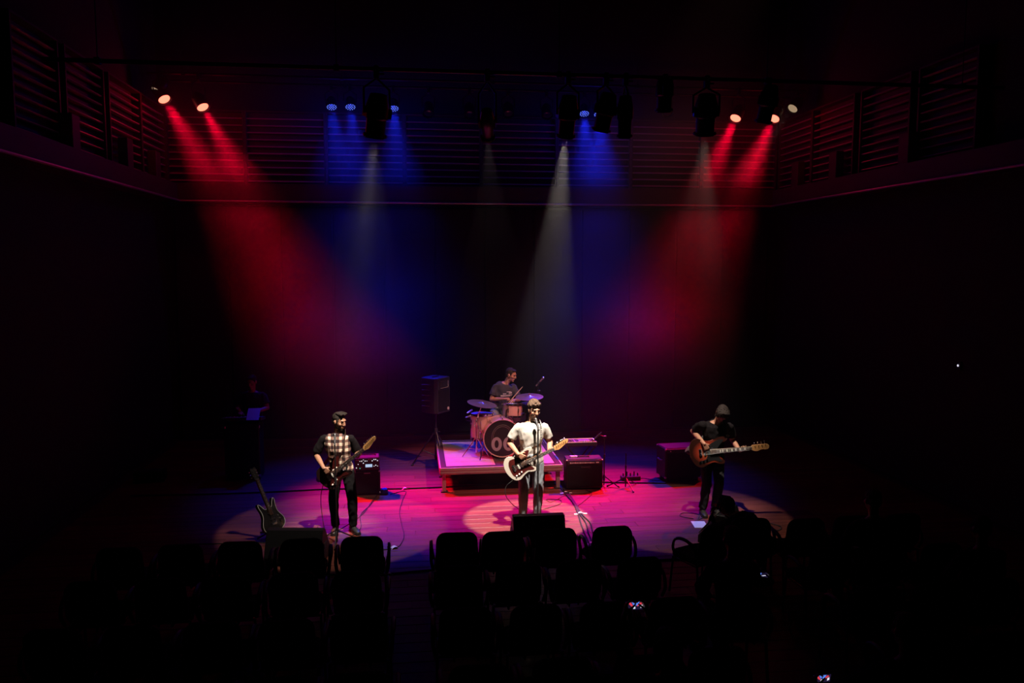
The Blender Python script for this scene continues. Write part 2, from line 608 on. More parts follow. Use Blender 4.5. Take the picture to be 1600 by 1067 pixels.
ZB, ZF = (16.08, 7.35), (9.55, 6.0)
ZL_ = (16.74, 7.35)
pipe('lighting_bar', (-4.9, *ZB), (8.15, *ZB), 'long black pipe holding the red spotlights at its two ends')
pipe('lighting_bar', (-4.9, *ZL_), (8.15, *ZL_), 'black pipe over the louvred wall holding the blue lamps and unlit cans')
pipe('lighting_bar', (-4.0, *ZF), (7.5, *ZF), 'black pipe nearer the audience holding the white profile lamps')
RT_L, RT_R = (-0.15, 12.6, 0), (2.95, 12.5, 0)
red_spec = [((-4.58, 16, 6.85), RT_L, 'red spotlight at the far left end, paired with a pale lamp'),
            ((-3.89, 16, 6.72), (0.0, 12.7, 0), 'red spotlight second from the left end of the back bar'),
            ((6.61, 16, 6.75), (2.6, 12.7, 0), 'red spotlight second from the right end of the back bar'),
            ((7.44, 16, 6.76), RT_R, 'red spotlight at the far right, partly hidden by a dark lamp body')]
for loc, tg, lb in red_spec:
    fixture('spotlight', loc, tg, 0.36, 0.125, M['lens_red'], lb, 'red back spotlights', (RED, P_RED * 0.7, R(13), 0.8, 0.06), ZB)
fixture('spotlight', (-4.72, 15.9, 7.0), (-5.15, 15.6, 6.2), 0.34, 0.12, M['lens_warm'], 'pale warm spotlight turned aside above the leftmost red lamp', 'warm side spotlights', (WARM, 6, R(16), 0.5, 0.05), ZB)
fixture('spotlight', (7.85, 15.9, 6.98), (2.2, 13.6, 0.9), 0.34, 0.12, M['lens_warm'], 'pale warm spotlight with a faint beam at the far right', 'warm side spotlights', (WARM, 120, R(15), 0.5, 0.05), ZB)

led_dots = []
for ring, n_ in ((0.0, 1), (0.044, 6), (0.088, 12)):
    for k in range(n_):
        led_dots.append((ring * math.cos(2 * PI * k / n_), ring * math.sin(2 * PI * k / n_)))
def led_par(loc, target, label, power):
    t = fixture('led_lamp', loc, target, 0.22, 0.11, M['lens_off'], label, 'blue lamps over the louvred wall', (BLUE, power, R(44), 1.0, 0.06), ZL_)
    mw = aim_frame((0, 0, 0), Vector(target) - Vector(loc))
    d = MB()
    for x, y in led_dots:
        d.lathe([(0.0105, -0.006), (0.009, -0.011), (0.004, -0.013)], mw @ Matrix.Translation((x, y, 0)), 6)
    tag(d.build('led_array', M['led_blue'], t), kind='stuff')
for x, z, lb, px in ((-1.57, 6.92, 'first blue lamp from the left over the left blue bay', 1), (-1.20, 6.93, 'second blue lamp from the left over the left blue bay', 1), (-0.34, 6.92, 'blue lamp peeping out right of the big dark lamp body', 1), (3.60, 6.91, 'blue lamp just right of the bright white beam lamp', 1.5), (3.91, 6.90, 'blue lamp half hidden behind the tilted dark lamp', 1.5)):
    led_par((x, 16.7, z), (x + (0.5 if x < 1 else -0.3), 13.6, 0), lb, P_BLUE * px)
for x, z in ((0.36, 6.82), (1.2, 6.82), (2.0, 6.85), (2.81, 6.84), (5.39, 6.94)):
    lbs = {0.36: 'unlit can lamp with a round rim, first right of the left blue bay', 1.2: 'unlit can lamp with a round rim, just left of the faint centre beam', 2.0: 'unlit can lamp with a pinkish rim, just right of the faint centre beam', 2.81: 'unlit can lamp with a round rim, left of the bright white beam lamp', 5.39: 'unlit can lamp in the dark gap before the right red bay'}
    fixture('can_lamp', (x, 16.7, z), (x - 0.1, 12.5, 0), 0.3, 0.115, M['lens_off'], lbs[x], 'unlit can lamps', None, ZL_)

# profile lamps on the nearer bar; three of them cut the round pools on the floor
fixture('profile_lamp', (-0.42, 9.5, 5.24), (-1.1, 11.25, 0), 0.5, 0.14, M['lens_front'], 'big dark profile lamp throwing the pale beam at the left guitarist', 'white profile lamps', (WARM, P_SIDE, R(33), 0.08, 0.05), ZF, barn='profile', hot=((-1.03, 11.05, 1.25), 2300))
fixture('profile_lamp', (0.92, 9.5, 5.26), (1.55, 14.3, 1.0), 0.42, 0.09, M['lens_front'], 'slim profile lamp with a faint brownish beam above the drummer', 'white profile lamps', (WARM, P_DRUM, R(24), 0.25, 0.03), ZF, barn='profile')
fixture('profile_lamp', (1.85, 9.5, 5.28), (1.66, 11.4, 0), 0.5, 0.12, M['lens_front'], 'glinting profile lamp throwing the brightest white beam at the singer', 'white profile lamps', (WARM, P_SINGER, R(19.5), 0.08, 0.045), ZF, barn='profile')
fixture('profile_lamp', (2.28, 9.5, 5.36), (1.7, 10.6, 2.0), 0.46, 0.12, M['lens_off'], 'tilted unlit profile lamp in front of the right blue bay', 'white profile lamps', None, ZF, barn='profile')
fixture('profile_lamp', (2.56, 9.5, 5.28), (2.56, 9.9, 0), 0.5, 0.1, M['lens_off'], 'upright unlit profile lamp beside the tilted one', 'white profile lamps', None, ZF, barn='profile')
fixture('profile_lamp', (3.59, 9.5, 5.34), (3.95, 11.2, 0), 0.5, 0.14, M['lens_front'], 'dark profile lamp left of the right red bay, lighting the bassist', 'white profile lamps', (WARM, P_SIDE, R(33), 0.08, 0.05), ZF, barn='profile', hot=((4.45, 11.1, 1.25), 1100))
fixture('profile_lamp', (4.33, 9.5, 5.5), (3.9, 10.4, 2), 0.46, 0.11, M['lens_off'], 'unlit profile lamp overlapping the right red spotlight', 'white profile lamps', None, ZF, barn='profile')
fixture('profile_lamp', (3.05, 9.5, 5.6), (3.1, 10.0, 1), 0.42, 0.11, M['lens_off'], 'unlit profile lamp in the dark between the blue and red bays', 'white profile lamps', None, ZF, barn='profile')

# a front-of-house lamp over the audience, out of the picture, that fills the drummer and his kit
foh = spot('house_lamp_light', None, (1.0, 0.4, 0.34), 4200, R(21), 0.6, 0.08, 0)
foh.matrix_world = aim_frame((5.0, 8.6, 9.6), (1.75, 13.7, 0.9))
# ---------------------------------------------------------------- people
M['skin'] = material('skin', (0.42, 0.20, 0.125), 0.5, vary=0.12)
M['skin_tan'] = material('skin_tan', (0.34, 0.165, 0.1), 0.5, vary=0.12)
M['hair_dark'] = material('hair_dark', (0.016, 0.010, 0.008), 0.7, spec=0.25, bump=0.5, bscale=300)
M['hair_brown'] = material('hair_brown', (0.07, 0.04, 0.024), 0.7, spec=0.3, bump=0.5, bscale=300)
M['eye'] = material('eye', (0.04, 0.03, 0.025), 0.2)
M['tee_grey'] = material('tee_grey', (0.36, 0.34, 0.31), 0.9, spec=0.2, bump=0.2, bscale=90)
M['tee_black'] = material('tee_black', (0.009, 0.007, 0.008), 0.95, spec=0.08, bump=0.2, bscale=90)
M['tee_navy'] = material('tee_navy', (0.045, 0.045, 0.06), 0.9, spec=0.2, bump=0.2, bscale=90)
M['denim_blue'] = material('denim_blue', (0.24, 0.27, 0.30), 0.9, spec=0.2, vary=0.55, bump=0.3, bscale=120)
M['denim_grey'] = material('denim_grey', (0.035, 0.035, 0.04), 0.9, spec=0.2, vary=0.35, bump=0.3, bscale=120)
M['denim_black'] = material('denim_black', (0.009, 0.008, 0.009), 0.95, spec=0.1)
M['shoe_dark'] = material('shoe_dark', (0.02, 0.018, 0.018), 0.5)
M['shoe_tan'] = material('shoe_tan', (0.22, 0.17, 0.13), 0.7)
M['sole'] = material('sole', (0.3, 0.28, 0.26), 0.7)
M['leather'] = material('leather', (0.06, 0.035, 0.022), 0.5)

def plaid_material():
    m = bpy.data.materials.new('plaid_cotton')
    m.use_nodes = True
    nt = m.node_tree
    b = nt.nodes['Principled BSDF']
    b.inputs['Roughness'].default_value = 0.9
    b.inputs['Specular IOR Level'].default_value = 0.2
    tc = nt.nodes.new('ShaderNodeTexCoord')
    sp = nt.nodes.new('ShaderNodeSeparateXYZ')
    nt.links.new(tc.outputs['Object'], sp.inputs[0])
    def band(src, freq, ph):
        a = nt.nodes.new('ShaderNodeMath'); a.operation = 'MULTIPLY_ADD'
        a.inputs[1].default_value = freq; a.inputs[2].default_value = ph
        nt.links.new(src, a.inputs[0])
        s = nt.nodes.new('ShaderNodeMath'); s.operation = 'SINE'
        nt.links.new(a.outputs[0], s.inputs[0])
        c = nt.nodes.new('ShaderNodeMath'); c.operation = 'MULTIPLY_ADD'; c.use_clamp = True
        c.inputs[1].default_value = 2.2; c.inputs[2].default_value = 0.45
        nt.links.new(s.outputs[0], c.inputs[0])
        return c.outputs[0]
    bx_ = band(sp.outputs['X'], 2 * PI / 0.078, 0.4)
    bz_ = band(sp.outputs['Z'], 2 * PI / 0.085, 1.0)
    ad = nt.nodes.new('ShaderNodeMath'); ad.operation = 'MULTIPLY_ADD'
    ad.inputs[1].default_value = 0.5
    hf = nt.nodes.new('ShaderNodeMath'); hf.operation = 'MULTIPLY'; hf.inputs[1].default_value = 0.5
    nt.links.new(bz_, hf.inputs[0])
    nt.links.new(bx_, ad.inputs[0])
    nt.links.new(hf.outputs[0], ad.inputs[2])
    cr = nt.nodes.new('ShaderNodeValToRGB')
    cr.color_ramp.elements[0].position = 0.12
    cr.color_ramp.elements[0].color = (0.03, 0.017, 0.018, 1)
    cr.color_ramp.elements[1].position = 0.88
    cr.color_ramp.elements[1].color = (0.72, 0.6, 0.46, 1)
    e = cr.color_ramp.elements.new(0.5)
    e.color = (0.2, 0.11, 0.09, 1)
    nt.links.new(ad.outputs[0], cr.inputs[0])
    nt.links.new(cr.outputs[0], b.inputs['Base Color'])
    return m
M['plaid'] = plaid_material()

def V(*a):
    return Vector(a[0]) if len(a) == 1 else Vector(a)

def add_hand(mb, wrist, d, palm, thumb, curl=(0.5, 0.6, 0.5), k=1.0, thumb_curl=0.4, spread=0.06):
    """palm and five fingers; d wrist to knuckles, palm the way the palm faces, thumb the index side"""
    w = V(wrist)
    d = V(d).normalized()
    n = V(palm)
    n = (n - d * n.dot(d)).normalized()
    a = V(thumb)
    a = (a - d * a.dot(d) - n * a.dot(n))
    a = a.normalized() if a.length > 1e-4 else d.cross(n)
    offs = (0.033, 0.0115, -0.0105, -0.031)
    kl = (0.088, 0.092, 0.087, 0.078)
    fl_ = (0.070, 0.079, 0.073, 0.057)
    for i in range(4):
        kn = w + (d * kl[i] + a * offs[i]) * k
        mb.cap(w + (d * 0.012 + a * offs[i] * 0.55) * k, kn, 0.0165 * k, 0.0115 * k, 8)
        fd = (d + a * spread * (1.5 - i)).normalized()
        p, r = kn, 0.0092 * k
        ang = 0.0
        for s, part in enumerate((0.45, 0.31, 0.24)):
            ang += curl[s] * (1.0 + 0.08 * i)
            q = p + (fd * math.cos(ang) + n * math.sin(ang)) * fl_[i] * part * k
            mb.cap(p, q, r, r * 0.9, 8)
            p, r = q, r * 0.9
    b = w + (d * 0.022 + a * 0.026 + n * 0.006) * k
    t1 = b + (a * 0.62 + d * 0.62 + n * 0.35).normalized() * 0.045 * k
    t2 = t1 + (a * (0.45 - thumb_curl * .6) + d * 0.8 + n * (0.2 + thumb_curl)).normalized() * 0.032 * k
    t3 = t2 + (a * (0.2 - thumb_curl * .6) + d * 0.85 + n * (0.25 + thumb_curl)).normalized() * 0.024 * k
    mb.cap(b, t1, 0.0155 * k, 0.0115 * k, 8).cap(t1, t2, 0.0112 * k, 0.010 * k, 8).cap(t2, t3, 0.0098 * k, 0.0082 * k, 8)

def head_frame(c, fwd, up=(0, 0, 1)):
    f = V(fwd).normalized()
    u = V(up)
    u = (u - f * u.dot(f)).normalized()
    s = f.cross(u)
    R3 = Matrix((s, f, u)).transposed()
    return Matrix.Translation(V(c)) @ R3.to_4x4()

def add_head(mb, H, open_mouth=False):
    R3 = H.to_3x3()
    def e(c, r):
        mb.ell(H @ V(c), r, R3, 16, 10)
    e((0, -0.012, 0.034), (0.075, 0.094, 0.084))
    e((0, 0.022, -0.005), (0.066, 0.068, 0.08))
    e((0, 0.028, -0.06), (0.054, 0.056, 0.055))
    e((0, 0.062, -0.096), (0.026, 0.024, 0.02))
    mb.cap(H @ V(-0.03, 0.01, -0.085), H @ V(0, 0.06, -0.098), 0.02, 0.018, 8)
    mb.cap(H @ V(0.03, 0.01, -0.085), H @ V(0, 0.06, -0.098), 0.02, 0.018, 8)
    mb.cap(H @ V(0, 0.086, 0.022), H @ V(0, 0.108, -0.022), 0.0085, 0.0125, 8)
    e((0.011, 0.096, -0.027), (0.009, 0.010, 0.008))
    e((-0.011, 0.096, -0.027), (0.009, 0.010, 0.008))
    e((0, 0.077, 0.036), (0.052, 0.014, 0.012))
    for s in (-1, 1):
        e((s * 0.042, 0.058, -0.018), (0.024, 0.022, 0.022))
        e((s * 0.077, -0.008, -0.004), (0.010, 0.020, 0.031))
        e((s * 0.079, -0.016, 0.008), (0.011, 0.016, 0.018))
    e((0, 0.083, -0.052), (0.024, 0.012, 0.0065))
    e((0, 0.081, -0.068 if not open_mouth else -0.074), (0.021, 0.012, 0.007))

def add_hair(H, style, mat, parent, seed=1):
    R3 = H.to_3x3()
    mb = MB()
    r_ = random.Random(seed)
    def e(c, r):
        mb.ell(H @ V(c), r, R3, 16, 10)
    e((0, -0.024, 0.052), (0.0815, 0.096, 0.081))
    e((0, -0.055, 0.0), (0.07, 0.058, 0.07))
    if style == 'curly':
        for i in range(130):
            th = r_.uniform(-PI, PI)
            ph = r_.uniform(0.1, 1.5)
            p = V(0.083 * math.cos(ph) * math.sin(th), -0.02 + 0.098 * math.cos(ph) * math.cos(th), 0.055 + 0.092 * math.sin(ph))
            if p.y > 0.045 and p.z < 0.085:
                continue
            mb.ell(H @ p, r_.uniform(0.011, 0.019), None, 8, 6)
        for i in range(14):
            mb.ell(H @ V(r_.uniform(-0.055, 0.06), 0.075 + r_.uniform(-0.012, 0.008), 0.104 + r_.uniform(-0.012, 0.018)), r_.uniform(0.012, 0.017), None, 8, 6)
        for s in (-1, 1):
            e((s * 0.074, 0.012, 0.02), (0.009, 0.022, 0.03))
    elif style == 'quiff':
        for i in range(9):
            x = -0.05 + 0.0125 * i
            mb.cap(H @ V(x, -0.03, 0.12), H @ V(x * 1.05, 0.066, 0.122 + 0.008 * math.cos(i)), 0.018, 0.013, 8)
        for s in (-1, 1):
            e((s * 0.073, 0.02, 0.01), (0.008, 0.016, 0.04))
    elif style == 'short':
        for s in (-1, 1):
            e((s * 0.072, 0.018, 0.03), (0.008, 0.02, 0.028))
        e((0, 0.03, 0.1), (0.06, 0.045, 0.02))
    elif style == 'floppy':
        for i in range(22):
            x = -0.08 + 0.0076 * i
            z0 = 0.125 - 9 * x * x
            mb.cap(H @ V(x, -0.02, z0), H @ V(x * 1.06, 0.078 - 5 * x * x, z0 - 0.012), 0.016, 0.014, 7)
            mb.cap(H @ V(x * 1.06, 0.078 - 5 * x * x, z0 - 0.012), H @ V(x * 1.12, 0.098 - 6 * x * x, z0 - 0.065 - r_.uniform(0, 0.03)), 0.014, 0.006, 7)
        for s in (-1, 1):
            mb.cap(H @ V(s * 0.078, 0.0, 0.05), H @ V(s * 0.082, 0.02, -0.05), 0.02, 0.012, 8)
    elif style == 'long':
        mb.cap(H @ V(0, -0.06, 0.02), H @ V(0, -0.075, -0.16), 0.07, 0.05, 12)
        for s in (-1, 1):
            mb.cap(H @ V(s * 0.07, -0.02, 0.04), H @ V(s * 0.075, -0.04, -0.14), 0.028, 0.02, 10)
    return mb.remeshed('hair', mat, parent, 0.005, 1, 0.013 if style == 'floppy' else 0.007, 48.0, seed)

def add_beard(H, mat, parent, full=True):
    R3 = H.to_3x3()
    mb = MB()
    mb.ell(H @ V(0, 0.0255, -0.066), (0.0555, 0.0555, 0.05), R3, 16, 10)
    mb.ell(H @ V(0, 0.061, -0.097), (0.029, 0.026, 0.022), R3)
    mb.ell(H @ V(0, 0.0835, -0.0415), (0.026, 0.0105, 0.0045), R3)
    return mb.remeshed('beard', mat, parent, 0.0055, 1, 0.004, 70.0, 3)

def torso_rings(J, fat, z_cut=None, top=True):
    """ellipse rings from the pelvis up to the base of the neck"""
    P, Cc, N = V(J['pelvis']), V(J['chest']), V(J['neck'])
    sl, sr = V(J['sh_l']), V(J['sh_r'])
    ax_top = (sl - sr).normalized()
    ax_bot = (V(J['hip_l']) - V(J['hip_r'])).normalized()
    k = J.get('k', 1.0)
    S = (sl + sr) / 2
    spec = [(P.lerp(Cc, -0.22), 0.150, 0.105, 0.0), (P, 0.168, 0.118, 0.05), (P.lerp(Cc, 0.35), 0.150, 0.108, 0.3), (P.lerp(Cc, 0.62), 0.145, 0.105, 0.6),
            (Cc, 0.168, 0.118, 1.0), (Cc.lerp(S, 0.55), 0.180, 0.115, 1.0), (S + (N - S) * 0.0, 0.181, 0.088, 1.0), (S.lerp(N, 0.3), 0.150, 0.082, 1.0), (S.lerp(N, 0.62), 0.105, 0.07, 1.0)]
    if top:
        spec.append((N, 0.066, 0.06, 1.0))
    rings = []
    for i, (c, rx, ry, t) in enumerate(spec):
        ax = ax_bot.lerp(ax_top, t).normalized()
        d = (spec[min(i + 1, len(spec) - 1)][0] - spec[max(i - 1, 0)][0]).normalized()
        ay = ax.cross(d).normalized()
        ax = d.cross(ay).normalized()
        rings.append((c, rx * k + fat, ry * k + fat, ax, ay))
    return rings

def person(loc, J, label, group=None, skin='skin', hair=('short', 'hair_dark'), shirt='tee_black', trousers='denim_black', shoes='shoe_dark', beard=None, rz=0.0,
           sleeve=0.72, voxel=0.0055, hem=0.0, open_mouth=False, seed=1, eyes=True, sleeve_mat=None):
    root = empty('person', loc, rz, label, 'person', group)
    k = J.get('k', 1.0)
    b = MB()
    b.loft(torso_rings(J, -0.012), 18)
    N = V(J['neck'])
    H = head_frame(J['head'], J['fwd'], J.get('up', (0, 0, 1)))
    b.cap(N + V(0, 0, -0.03), H @ V(0, -0.02, -0.05), 0.056 * k, 0.052 * k)
    add_head(b, H, open_mouth)
    for s in 'lr':
        sh, el, wr = V(J['sh_' + s]), V(J['el_' + s]), V(J['wr_' + s])
        b.ell(sh + V(0, 0, -0.034) - (sh - V(J['neck'])) * 0.06, 0.045 * k)
        b.cap(sh.lerp(el, 0.1) - (sh - V(J['neck'])) * 0.05, sh.lerp(el, 0.45), 0.040 * k, 0.047 * k).cap(sh.lerp(el, 0.45), el, 0.048 * k, 0.039 * k)
        b.cap(el, el.lerp(wr, 0.35), 0.039 * k, 0.041 * k).cap(el.lerp(wr, 0.35), wr, 0.041 * k, 0.026 * k)
        hd = J['hand_' + s]
        add_hand(b, wr, *hd, k=k)
        hp, kn, an = V(J['hip_' + s]), V(J['kn_' + s]), V(J['an_' + s])
        b.cap(hp, kn, 0.082 * k, 0.054 * k)
        b.cap(kn, kn.lerp(an, 0.35), 0.052 * k, 0.054 * k).cap(kn.lerp(an, 0.35), an, 0.054 * k, 0.036 * k)
        td = V(J['toe_' + s]).normalized()
        b.cap(an + V(0, 0, -0.03), an + td * 0.13 * k + V(0, 0, -0.055), 0.036, 0.026)
    b.remeshed('body', M[skin], root, voxel, 3)
    # clothes
    c = MB()
    c.loft(torso_rings(J, 0.014, top=False)[(0 if hem <= 0 else 1):], 20)
    for s in 'lr':
        st = MB() if sleeve_mat else c
        sh, el = V(J['sh_' + s]), V(J['el_' + s])
        d = (el - sh).normalized()
        base = sh - d * 0.02
        end = sh.lerp(el, sleeve)
        F = frame_from(d)
        st.ell(sh + V(0, 0, -0.026) - (sh - V(J['neck'])) * 0.07, 0.060 * k)
        st.loft([(base + V(0, 0, -0.022), 0.056 * k, 0.056 * k, F.col[0], F.col[1]), (sh.lerp(el, sleeve * .45), 0.064 * k, 0.062 * k, F.col[0], F.col[1]), (end, 0.075 * k, 0.07 * k, F.col[0], F.col[1])], 16)
        if sleeve > 0.9:
            wr = V(J['wr_' + s])
            st.cap(sh.lerp(el, 0.8), el, 0.06 * k, 0.054 * k).cap(el, el.lerp(wr, 0.92), 0.054 * k, 0.04 * k)
        if sleeve_mat:
            st.remeshed('sleeve', M[sleeve_mat], root, 0.009, 6, 0.012, 11.0, seed + 2)
    c.remeshed('shirt', M[shirt], root, 0.009, 7, 0.02, 9.0, seed)
    t = MB()
    rr = torso_rings(J, 0.012)
    t.loft(rr[:3], 20)
    for s in 'lr':
        hp, kn, an = V(J['hip_' + s]), V(J['kn_' + s]), V(J['an_' + s])
        td = V(J['toe_' + s])
        F = frame_from(an - kn, td)
        t.cap(hp, kn, 0.098 * k, 0.073 * k, 14)
        t.loft([(kn, 0.073 * k, 0.073 * k, F.col[0], F.col[1]), (kn.lerp(an, .4), 0.069 * k, 0.071 * k, F.col[0], F.col[1]), (kn.lerp(an, .98), 0.060 * k, 0.063 * k, F.col[0], F.col[1])], 16)
    t.remeshed('trousers', M[trousers], root, 0.009, 2, 0.016, 10.0, seed + 5)
    for s in 'lr':
        an = V(J['an_' + s])
        td = V(J['toe_' + s])
        td = V(td.x, td.y, 0).normalized()
        g = an.z - J.get('foot_z', 0.085)
        f0 = V(an.x, an.y, g)
        sd = V(-td.y, td.x, 0)
        sh_ = MB()
        sh_.loft([(f0 - td * 0.075 + V(0, 0, 0.05), 0.032, 0.03, sd, V(0, 0, 1)), (f0 - td * 0.05 + V(0, 0, 0.05), 0.038, 0.042, sd, V(0, 0, 1)), (f0 + td * 0.05 + V(0, 0, 0.048), 0.042, 0.04, sd, V(0, 0, 1)),
                  (f0 + td * 0.13 + V(0, 0, 0.036), 0.046, 0.028, sd, V(0, 0, 1)), (f0 + td * 0.18 + V(0, 0, 0.03), 0.034, 0.02, sd, V(0, 0, 1)), (f0 + td * 0.197 + V(0, 0, 0.028), 0.014, 0.012, sd, V(0, 0, 1))], 14)
        sh_.cyl(f0 + V(0, 0, 0.06), f0 + V(0, 0, 0.115), 0.044, 0.046, 14)
        so = sh_.build('shoe', M[shoes], root, True)
        sl = MB()
        out = [(-0.08, -0.03), (-0.083, 0.0), (-0.08, 0.03), (0.04, 0.042), (0.13, 0.048), (0.185, 0.034), (0.203, 0.0), (0.185, -0.034), (0.13, -0.048), (0.04, -0.042)]
        F4 = Matrix.Translation(f0) @ Matrix((td, sd, V(0, 0, 1))).transposed().to_4x4()
        sl.prism(out[::-1], 0.0, 0.022, F4)
        sl.build('sole', M['sole'] if shoes == 'shoe_tan' else M['shoe_dark'], so)
    if hair:
        add_hair(H, hair[0], M[hair[1]], root, seed)
    if beard:
        add_beard(H, M[beard], root)
    if eyes:
        R3 = H.to_3x3()
        for s in (-1, 1):
            MB().ell(H @ V(s * 0.031, 0.072, 0.012), (0.0135, 0.0125, 0.0085), R3, 10, 7).build('eye', M['eye'], root, True)
            MB().cap(H @ V(s * 0.014, 0.0885, 0.030), H @ V(s * 0.046, 0.080, 0.034), 0.0045, 0.0035, 6).build('eyebrow', M[hair[1] if hair else 'hair_dark'], root, True)
    root['_H'] = 0
    del root['_H']
    return root, H

GRIP = (0.75, 0.95, 0.7)
RELAX = (0.35, 0.5, 0.4)
PICK = (0.6, 0.75, 0.5)
F_ = (0, -1, 0)

J = dict(pelvis=(0, 0.0, 0.955), chest=(0.0, -0.015, 1.285), neck=(0.0, 0.01, 1.525), head=(0.035, -0.045, 1.69), fwd=(0.3, -0.95, -0.2),
         sh_l=(0.195, 0, 1.455), sh_r=(-0.2, 0, 1.46), el_r=(-0.315, 0.03, 1.205), wr_r=(-0.222, -0.245, 1.105), hand_r=((0.8, -0.02, -0.6), (0.1, 0.95, 0.0), (0.6, -0.3, 0.7), PICK),
         el_l=(0.285, 0.045, 1.2), wr_l=(0.235, -0.165, 1.105), hand_l=((0.05, -0.85, 0.4), (-0.1, 0.35, 0.95), (0.95, 0, 0.2), GRIP),
         hip_l=(0.09, 0, 0.92), hip_r=(-0.09, 0, 0.92), kn_r=(-0.115, -0.04, 0.5), kn_l=(0.10, -0.03, 0.5), an_r=(-0.125, 0.015, 0.088), an_l=(0.09, 0.02, 0.088),
         toe_r=(-0.25, -1, 0), toe_l=(0.2, -1, 0))
singer, H_singer = person((1.67, 11.17, 0), J, 'man in pale grey T-shirt and jeans singing at the centre microphone', skin='skin', hair=('curly', 'hair_brown'), shirt='tee_grey', trousers='denim_blue', shoes='shoe_tan', beard='hair_brown', open_mouth=True, seed=3)

J = dict(k=0.96, pelvis=(0.01, 0.01, 0.89), chest=(-0.025, 0.0, 1.2), neck=(-0.035, 0.02, 1.425), head=(-0.005, -0.02, 1.585), fwd=(0.78, -0.6, -0.2),
         sh_l=(0.145, 0.0, 1.36), sh_r=(-0.225, 0.0, 1.37), el_r=(-0.34, 0.03, 1.12), wr_r=(-0.205, -0.255, 0.99), hand_r=((0.7, -0.05, -0.7), (0.1, 0.95, 0), (0.6, -0.3, 0.6), PICK),
         el_l=(0.235, 0.06, 1.115), wr_l=(0.25, -0.19, 1.12), hand_l=((0.1, -0.8, 0.45), (-0.2, 0.4, 0.9), (0.85, 0, 0.5), GRIP),
         hip_l=(0.1, 0, 0.855), hip_r=(-0.08, 0, 0.855), kn_r=(-0.105, -0.02, 0.46), kn_l=(0.155, -0.05, 0.46), an_r=(-0.09, 0.02, 0.088), an_l=(0.155, -0.01, 0.088),
         toe_r=(-0.1, -1, 0), toe_l=(0.55, -1, 0))
guitarist, H_guit = person((-1.03, 11.17, 0), J, 'bearded man in plaid shirt and black trousers playing a dark guitar', skin='skin_tan', hair=('quiff', 'hair_dark'), shirt='plaid', trousers='denim_black', beard='hair_dark', seed=5, sleeve=0.86, sleeve_mat='tee_black')

J = dict(pelvis=(0.03, 0.03, 0.93), chest=(0.035, -0.05, 1.235), neck=(0.04, -0.12, 1.455), head=(0.065, -0.225, 1.585), fwd=(-0.12, -0.72, -0.72), up=(0.1, -0.7, 0.7),
         sh_l=(0.255, -0.09, 1.385), sh_r=(-0.175, -0.09, 1.42), el_r=(-0.245, 0.11, 1.265), wr_r=(-0.2, -0.25, 1.15), hand_r=((0.45, -0.05, -0.85), (0.1, 0.95, -0.1), (0.9, 0.1, 0.3), PICK),
         el_l=(0.35, 0.04, 1.13), wr_l=(0.375, -0.19, 1.015), hand_l=((0.05, -0.85, 0.35), (0, 0.3, 0.95), (0.98, -0.1, 0.1), GRIP),
         hip_l=(0.12, 0.02, 0.89), hip_r=(-0.06, 0.02, 0.89), kn_r=(-0.07, -0.05, 0.49), kn_l=(0.125, -0.04, 0.49), an_r=(-0.1, 0.02, 0.088), an_l=(0.105, 0.05, 0.088),
         toe_r=(-0.1, -1, 0), toe_l=(0.2, -1, 0))
bassist, H_bass = person((4.41, 11.28, 0), J, 'man in black T-shirt with bowed head playing a bass guitar', skin='skin', hair=('floppy', 'hair_dark'), shirt='tee_black', trousers='denim_grey', seed=8)

J = dict(k=0.97, pelvis=(0.03, 0.06, 0.62), chest=(0.09, 0.0, 0.93), neck=(0.15, -0.02, 1.175), head=(0.235, -0.07, 1.315), fwd=(0.85, -0.5, -0.3), foot_z=0.085,
         sh_l=(0.295, 0.05, 1.10), sh_r=(-0.045, -0.06, 1.135), el_r=(-0.135, -0.1, 0.87), wr_r=(0.075, -0.26, 0.905), hand_r=((0.85, -0.35, 0.1), (0.2, 0.1, -0.9), (0.3, 0.9, 0.1), (0.9, 1.0, 0.7)),
         el_l=(0.385, -0.02, 0.84), wr_l=(0.27, -0.25, 0.875), hand_l=((-0.35, -0.85, -0.1), (0.1, 0.0, -0.95), (-0.8, 0.4, 0), (0.9, 1.0, 0.7)),
         hip_l=(0.12, 0.02, 0.6), hip_r=(-0.06, 0.02, 0.6), kn_r=(-0.13, -0.37, 0.585), kn_l=(0.32, -0.34, 0.58), an_r=(-0.12, -0.42, 0.088), an_l=(0.36, -0.36, 0.088),
         toe_r=(-0.05, -1, 0), toe_l=(0.3, -1, 0))
drummer, H_drum = person((1.55, 14.55, 0.42), J, 'man in dark printed T-shirt seated behind the drums holding sticks', skin='skin', hair=('short', 'hair_dark'), shirt='tee_navy', trousers='denim_blue', seed=12)
# ---------------------------------------------------------------- guitars
M['cream_lacquer'] = material('cream_lacquer', (0.42, 0.385, 0.33), 0.22, coat=0.5)
M['tortoise'] = material('tortoise', (0.085, 0.010, 0.009), 0.25, grain=((0.016, 0.004, 0.004), (22, 22, 22)), coat=0.2)
M['dark_lacquer'] = material('dark_lacquer', (0.016, 0.006, 0.006), 0.25, coat=0.3)
M['black_lacquer'] = material('black_lacquer', (0.012, 0.011, 0.012), 0.18, coat=0.6)
M['black_guard'] = material('black_guard', (0.012, 0.012, 0.013), 0.3)
M['maple'] = material('maple', (0.46, 0.23, 0.085), 0.32, grain=((0.36, 0.17, 0.06), (3, 40, 40)), coat=0.3)
M['rosewood'] = material('rosewood', (0.075, 0.035, 0.022), 0.4, grain=((0.04, 0.02, 0.013), (4, 50, 50)))
M['pearl'] = material('pearl', (0.85, 0.8, 0.7), 0.25)
M['strap_black'] = material('strap_black', (0.03, 0.028, 0.026), 0.7)
